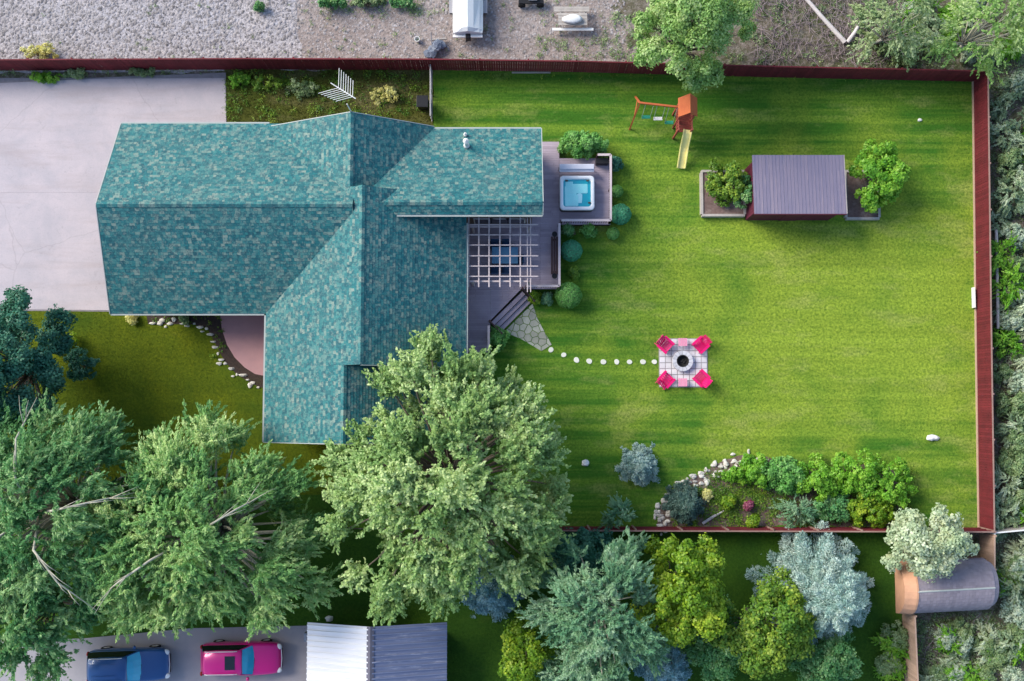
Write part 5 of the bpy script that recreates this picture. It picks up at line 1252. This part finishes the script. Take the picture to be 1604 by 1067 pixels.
shrub('pink flowering tuft in the rock garden', 1172, 792, 6, 6, .35, M['l_magenta'], 223, n=5, name='flower_clump', cat='flowers'); shrub('rusty orange tuft beside the dark conifer', 1110, 775, 8, 7, .35, M['l_yellow'], 224, n=4, name='flower_clump', cat='flowers')
shrub('dark leafy hedge behind the hot tub cover', 912, 226, 45, 22, 1.5, M['l_topi2'], 225, n=18, k=11, per=38, csize=.18, name='hedge', cat='hedge')
shrub('small blue green shrub at the upper right corner of the deck', 963, 256, 10, 12, .8, M['l_teal'], 226, n=6)
topiary('dark teal round shrub beside the deck bench', 895, 393, 17.5, M['l_topi1'], 231); topiary('largest round shrub, bright green, at the lower deck corner', 890, 463, 21.5, M['l_topi2'], 232)
topiary('teal round shrub at the lower right corner of the tub deck', 972, 336, 17, M['l_topi1'], 233); topiary('smaller green round shrub directly above the teal one', 966, 300, 10.5, M['l_topi2'], 234)
topiary('small pale green round shrub below the tub deck corner', 960, 366, 10.5, M['l_topi2'], 235)
shrub('yellow green tuft under the deck edge left of the largest round shrub', 838, 467, 9, 9, .6, M['l_lime'], 236, n=5); shrub('grey green tuft between the yellow tuft and the largest round shrub', 858, 468, 8, 9, .5, M['l_dusty'], 237, n=5)
shrub('low dark shrub in the notch of the deck', 890, 362, 11, 8, .5, M['l_deep'], 238, n=5); shrub('low green shrub under the tub deck', 922, 363, 13, 9, .6, M['l_topi2'], 239, n=6)
shrub('sprawling stalk between two round shrubs', 898, 428, 8, 10, .5, M['l_olive'], 240, n=5)
shrub('green shrub in the corner below the deck stairs', 780, 530, 16, 22, 1.0, M['l_topi2'], 241, n=9)
shrub('dark bush on the front lawn beside the left trees', 125, 572, 26, 30, 1.6, M['l_teal'], 242, n=10)
shrub('yellow green bush by the drive at the left edge', 92, 540, 24, 24, 1.0, M['l_lime'], 243, n=9)
shrub('green sapling leaning over the bottom fence', 968, 805, 26, 26, 2.4, M['l_dusty'], 244, n=9, style='strand', k=14, per=18, leaf=(.16, .06))
shrub('pale yellow flower tuft at the bottom wall of the house', 206, 497, 8, 10, .5, M['l_yellow'], 245, n=5, name='flower_clump', cat='flowers'); shrub('pale flower tuft in the middle of the front bed', 289, 500, 6, 10, .5, M['l_scrub'], 246, n=5)
for i, (x, y, rx, ry, mt, lb) in enumerate([(70, 122, 30, 9, 'l_bright', 'low bright weeds under the north fence by the drive'), (118, 116, 24, 7, 'l_scrub', 'dull low weeds under the north fence above the drive'), (62, 82, 38, 11, 'l_yellow', 'straw coloured weed patch on the gravel'), (405, 11, 9, 8, 'l_deep', 'single dark weed on the gravel lot'), (222, 113, 20, 6, 'l_scrub', 'small weeds by the fence above the house ridge'), (375, 125, 20, 12, 'l_bright', 'bright weeds at the corner of the concrete drive'), (420, 130, 40, 12, 'l_olive', 'olive weeds in the side yard under the fence'), (470, 140, 36, 16, 'l_scrub', 'dull weeds left of the television antenna'), (600, 150, 30, 16, 'l_yellow', 'dry straw weeds right of the television antenna')]):
    shrub(lb, x, y, rx, ry, .45, M[mt], 250 + i, n=9, k=9, per=22, csize=.12, leaf=(.10, .06), name='weeds', cat='weeds')
for i, (x, y, rx, ry) in enumerate([(520, 4, 30, 9), (575, 2, 30, 9), (630, 4, 24, 9)]):
    shrub(['left', 'middle', 'right'][i] + ' one of three dull green shrubs cut by the top edge', x, y, rx, ry, .7, M['l_deep'] if i != 1 else M['l_scrub'], 262 + i, n=9, k=8, per=22, csize=.15)
# scrub beyond the red fence: prototypes and copies
protos = []
for i, (mt, st_, nm) in enumerate((('l_scrub', 'clump', 'olive scrub bush'), ('l_greygreen', 'strand', 'grey green feathery scrub bush'), ('l_silver', 'clump', 'silver grey scrub bush'), ('l_bright', 'strand', 'fresh green scrub bush'), ('l_pale', 'strand', 'whitish dry scrub bush'))):
    o = shrub(nm, 802, 633, 30, 30, 1.2, M[mt], 300 + i, n=11, k=10 if st_ == 'clump' else 13, per=26, csize=.2, leaf=(.15, .09) if st_ == 'clump' else (.17, .06), style=st_, name='scrub_bush')
    protos.append((o, nm))
gs_ = np.random.default_rng(77); used = set()
def put(i, px, py, sc, where):
    o, nm = protos[i]
    c = P(px, py)
    if i in used: o = copy_tree(o)
    used.add(i); o.location = (c[0], c[1], 0); o.rotation_euler.z = gs_.random() * 6.28; o.scale = (sc, sc * (.85 + .3 * gs_.random()), sc * (.8 + .4 * gs_.random()))
    o['label'] = nm + ' ' + where; o['group'] = nm + ' group ' + where; o['category'] = 'shrub'
for k in range(46):
    y = 125 + 690 * (k + gs_.random() * .8) / 46; put(int(gs_.choice(5, p=[.22, .28, .22, .12, .16])), 1570 + 22 * (k % 3) + gs_.normal(0, 7), y, .55 + .5 * gs_.random(), 'right of the red fence ' + ('above the pale pole' if y < 355 else 'level with the pale pole' if y < 520 else 'below the pale pole'))
for k in range(14): put(int(gs_.choice(5)), 1640 + 60 * gs_.random(), 100 + 1000 * gs_.random(), .9, 'far out in the wild strip at the right edge')
for k in range(26):
    put(int(gs_.choice(5, p=[.3, .2, .12, .3, .08])), 1448 + 156 * gs_.random(), 985 + 85 * gs_.random(), .5 + .4 * gs_.random(), 'below the arched shed')
for k in range(9): put(int(gs_.choice(5, p=[.2, .3, .2, .1, .2])), 1572 + 30 * gs_.random(), 845 + 130 * gs_.random(), .6 + .4 * gs_.random(), 'right of the arched shed')
for k in range(22):
    put(int(gs_.choice(5, p=[.35, .1, .2, .3, .05])), 1340 + 264 * gs_.random(), 8 + 95 * gs_.random(), .5 + .35 * gs_.random(), 'in the brush above the north fence')
for k in range(8): put(int(gs_.choice([0, 3, 1])), 1385 + 28 * gs_.random(), 960 + 100 * gs_.random(), .5 + .3 * gs_.random(), 'along the raw tan fence')
# dead brush litter
rb = np.random.default_rng(9); mb = MB()
for k in range(1500):
    x, y = (1180 + 230 * rb.random(), -20 + 120 * rb.random()) if k < 1000 else ((1545 + 80 * rb.random(), 130 + 680 * rb.random()) if k < 1300 else (1440 + 160 * rb.random(), 975 + 100 * rb.random()))
    c = P(x, y) + (0, 0, .03 + .18 * rb.random()); a = rb.random() * 6.28; L = .25 + .8 * rb.random()
    e = c + np.array((math.cos(a) * L, math.sin(a) * L, rb.normal(0, .12))); e[2] = max(.02, e[2]); mb.tube([c, (c + e) / 2 + rb.normal(0, .05, 3) * (1, 1, .3), e], [.018, .014, .006], 4, cap=False)
tag(mb.build('dead_twigs', M['twig'], origin=(0, 0, 0)), kind='stuff')
# pebbles over the gravel lot and dirt yard
def pebbles(name, x0, y0, x1, y1, n, seed, r0, r1):
    g = np.random.default_rng(seed); a, b = P2(x0, y1), P2(x1, y0); pts = a + (b - a) * g.random((n, 2)); r = r0 + (r1 - r0) * g.random(n) ** 2.2
    base = np.array([(1, 0, .1), (0, 1, .1), (-1, 0, .1), (0, -1, .1), (0, 0, .62)]); ang = g.random(n) * 6.28
    v = np.empty((n, 5, 3)); j = .7 + .6 * g.random((n, 5, 1)); bb = base[None] * j
    v[:, :, 0] = pts[:, :1] + r[:, None] * (bb[:, :, 0] * np.cos(ang)[:, None] - bb[:, :, 1] * np.sin(ang)[:, None]); v[:, :, 1] = pts[:, 1:] + r[:, None] * (bb[:, :, 0] * np.sin(ang)[:, None] + bb[:, :, 1] * np.cos(ang)[:, None]); v[:, :, 2] = .004 + r[:, None] * bb[:, :, 2]
    tri = np.array([(0, 1, 4), (1, 2, 4), (2, 3, 4), (3, 0, 4)]); f = (np.arange(n)[:, None, None] * 5 + tri[None]).reshape(-1)
    me = bpy.data.meshes.new(name); me.vertices.add(5 * n); me.vertices.foreach_set('co', v.astype(np.float32).ravel()); me.loops.add(12 * n); me.loops.foreach_set('vertex_index', f.astype(np.int32))
    me.polygons.add(4 * n); me.polygons.foreach_set('loop_start', np.arange(0, 12 * n, 3, dtype=np.int32)); me.polygons.foreach_set('loop_total', np.full(4 * n, 3, np.int32)); me.update(calc_edges=True)
    tag(link_mesh(name, me, M['pebble']), kind='stuff')
pebbles('gravel', -60, -40, 470, 104, 9000, 1, .03, .13); pebbles('gravel', 470, -40, 980, 104, 5000, 2, .025, .10)
# ground cover: low weeds, litter and tufts in the wild ground
def ground_cover(name, regions, mat, seed, leaf=(.13, .06)):
    g = np.random.default_rng(seed); C, N, T, TO = [], [], [], []
    for (x0, y0, x1, y1, n, rad, per) in regions:
        for _ in range(n):
            c = P(x0 + (x1 - x0) * g.random(), y0 + (y1 - y0) * g.random()); r = rad * (.4 + 1.0 * g.random()); m = int(per * (.5 + g.random()) * r / rad)
            q = c + np.concatenate((g.normal(0, r * .5, (m, 2)), np.abs(g.normal(0, .10, (m, 1))) + .03), 1)
            C.append(q); N.append(np.array((0, 0, 1.)) + g.normal(0, .6, (m, 3))); T.append(g.normal(size=(m, 3))); TO.append(np.full(m, g.random() * .8) + g.normal(0, .1, m))
    C, N, T, TO = map(np.concatenate, (C, N, T, TO)); m = len(C)
    tag(link_mesh(name, leaves_mesh(name, C, N, T, leaf[0] * (.6 + .8 * g.random(m)), leaf[1] * (.6 + .8 * g.random(m)), TO), mat), kind='stuff')
ground_cover('ground_cover', [(1548, 120, 1720, 1100, 420, .45, 46), (1430, 965, 1560, 1100, 170, .4, 46), (1330, -60, 1700, 112, 240, .40, 40), (1180, -40, 1340, 112, 70, .25, 24), (960, 20, 1200, 112, 90, .25, 26)], M['l_scrub'], 401)
ground_cover('ground_cover', [(1560, 120, 1720, 1100, 200, .40, 40), (1440, 975, 1600, 1100, 60, .35, 36), (1560, 840, 1720, 980, 60, .4, 40)], M['l_silver'], 402)
ground_cover('ground_cover', [(470, -30, 980, 104, 130, .17, 16), (505, -20, 660, 24, 60, .3, 30), (840, 60, 990, 104, 60, .2, 20), (-40, -30, 470, 100, 40, .12, 10), (380, 100, 1000, 108, 60, .14, 14), (0, 104, 350, 118, 60, .15, 16)], M['l_scrub'], 403, (.09, .05))
ground_cover('ground_cover', [(356, 112, 672, 190, 170, .28, 34), (740, 116, 1500, 128, 90, .12, 10), (1110, 735, 1425, 822, 300, .34, 60), (1050, 760, 1160, 822, 90, .26, 44), (235, 488, 345, 506, 26, .14, 16), (330, 500, 352, 560, 18, .12, 14)], M['l_olive'], 404, (.10, .05))
# grass
blades('grass', BL, 190000, 1, M['blade'], .012, avoid=[(1030, 528, 1109, 608), (690, 195, 955, 352), (690, 352, 877, 460), (560, 200, 730, 700), (1170, 250, 1330, 345)])
blades('grass', [(0, 480), (430, 480), (430, 690), (545, 690), (545, 775), (0, 775)], 60000, 2, M['fblade'], .008, avoid=[(150, 200, 430, 488), (232, 486, 430, 512), (335, 486, 430, 592)])
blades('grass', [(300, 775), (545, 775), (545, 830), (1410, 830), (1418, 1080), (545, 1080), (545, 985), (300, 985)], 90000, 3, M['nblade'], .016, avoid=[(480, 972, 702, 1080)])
blades('grass', WS, 9000, 4, M['weed'], .012, h=.12, wd=.04)
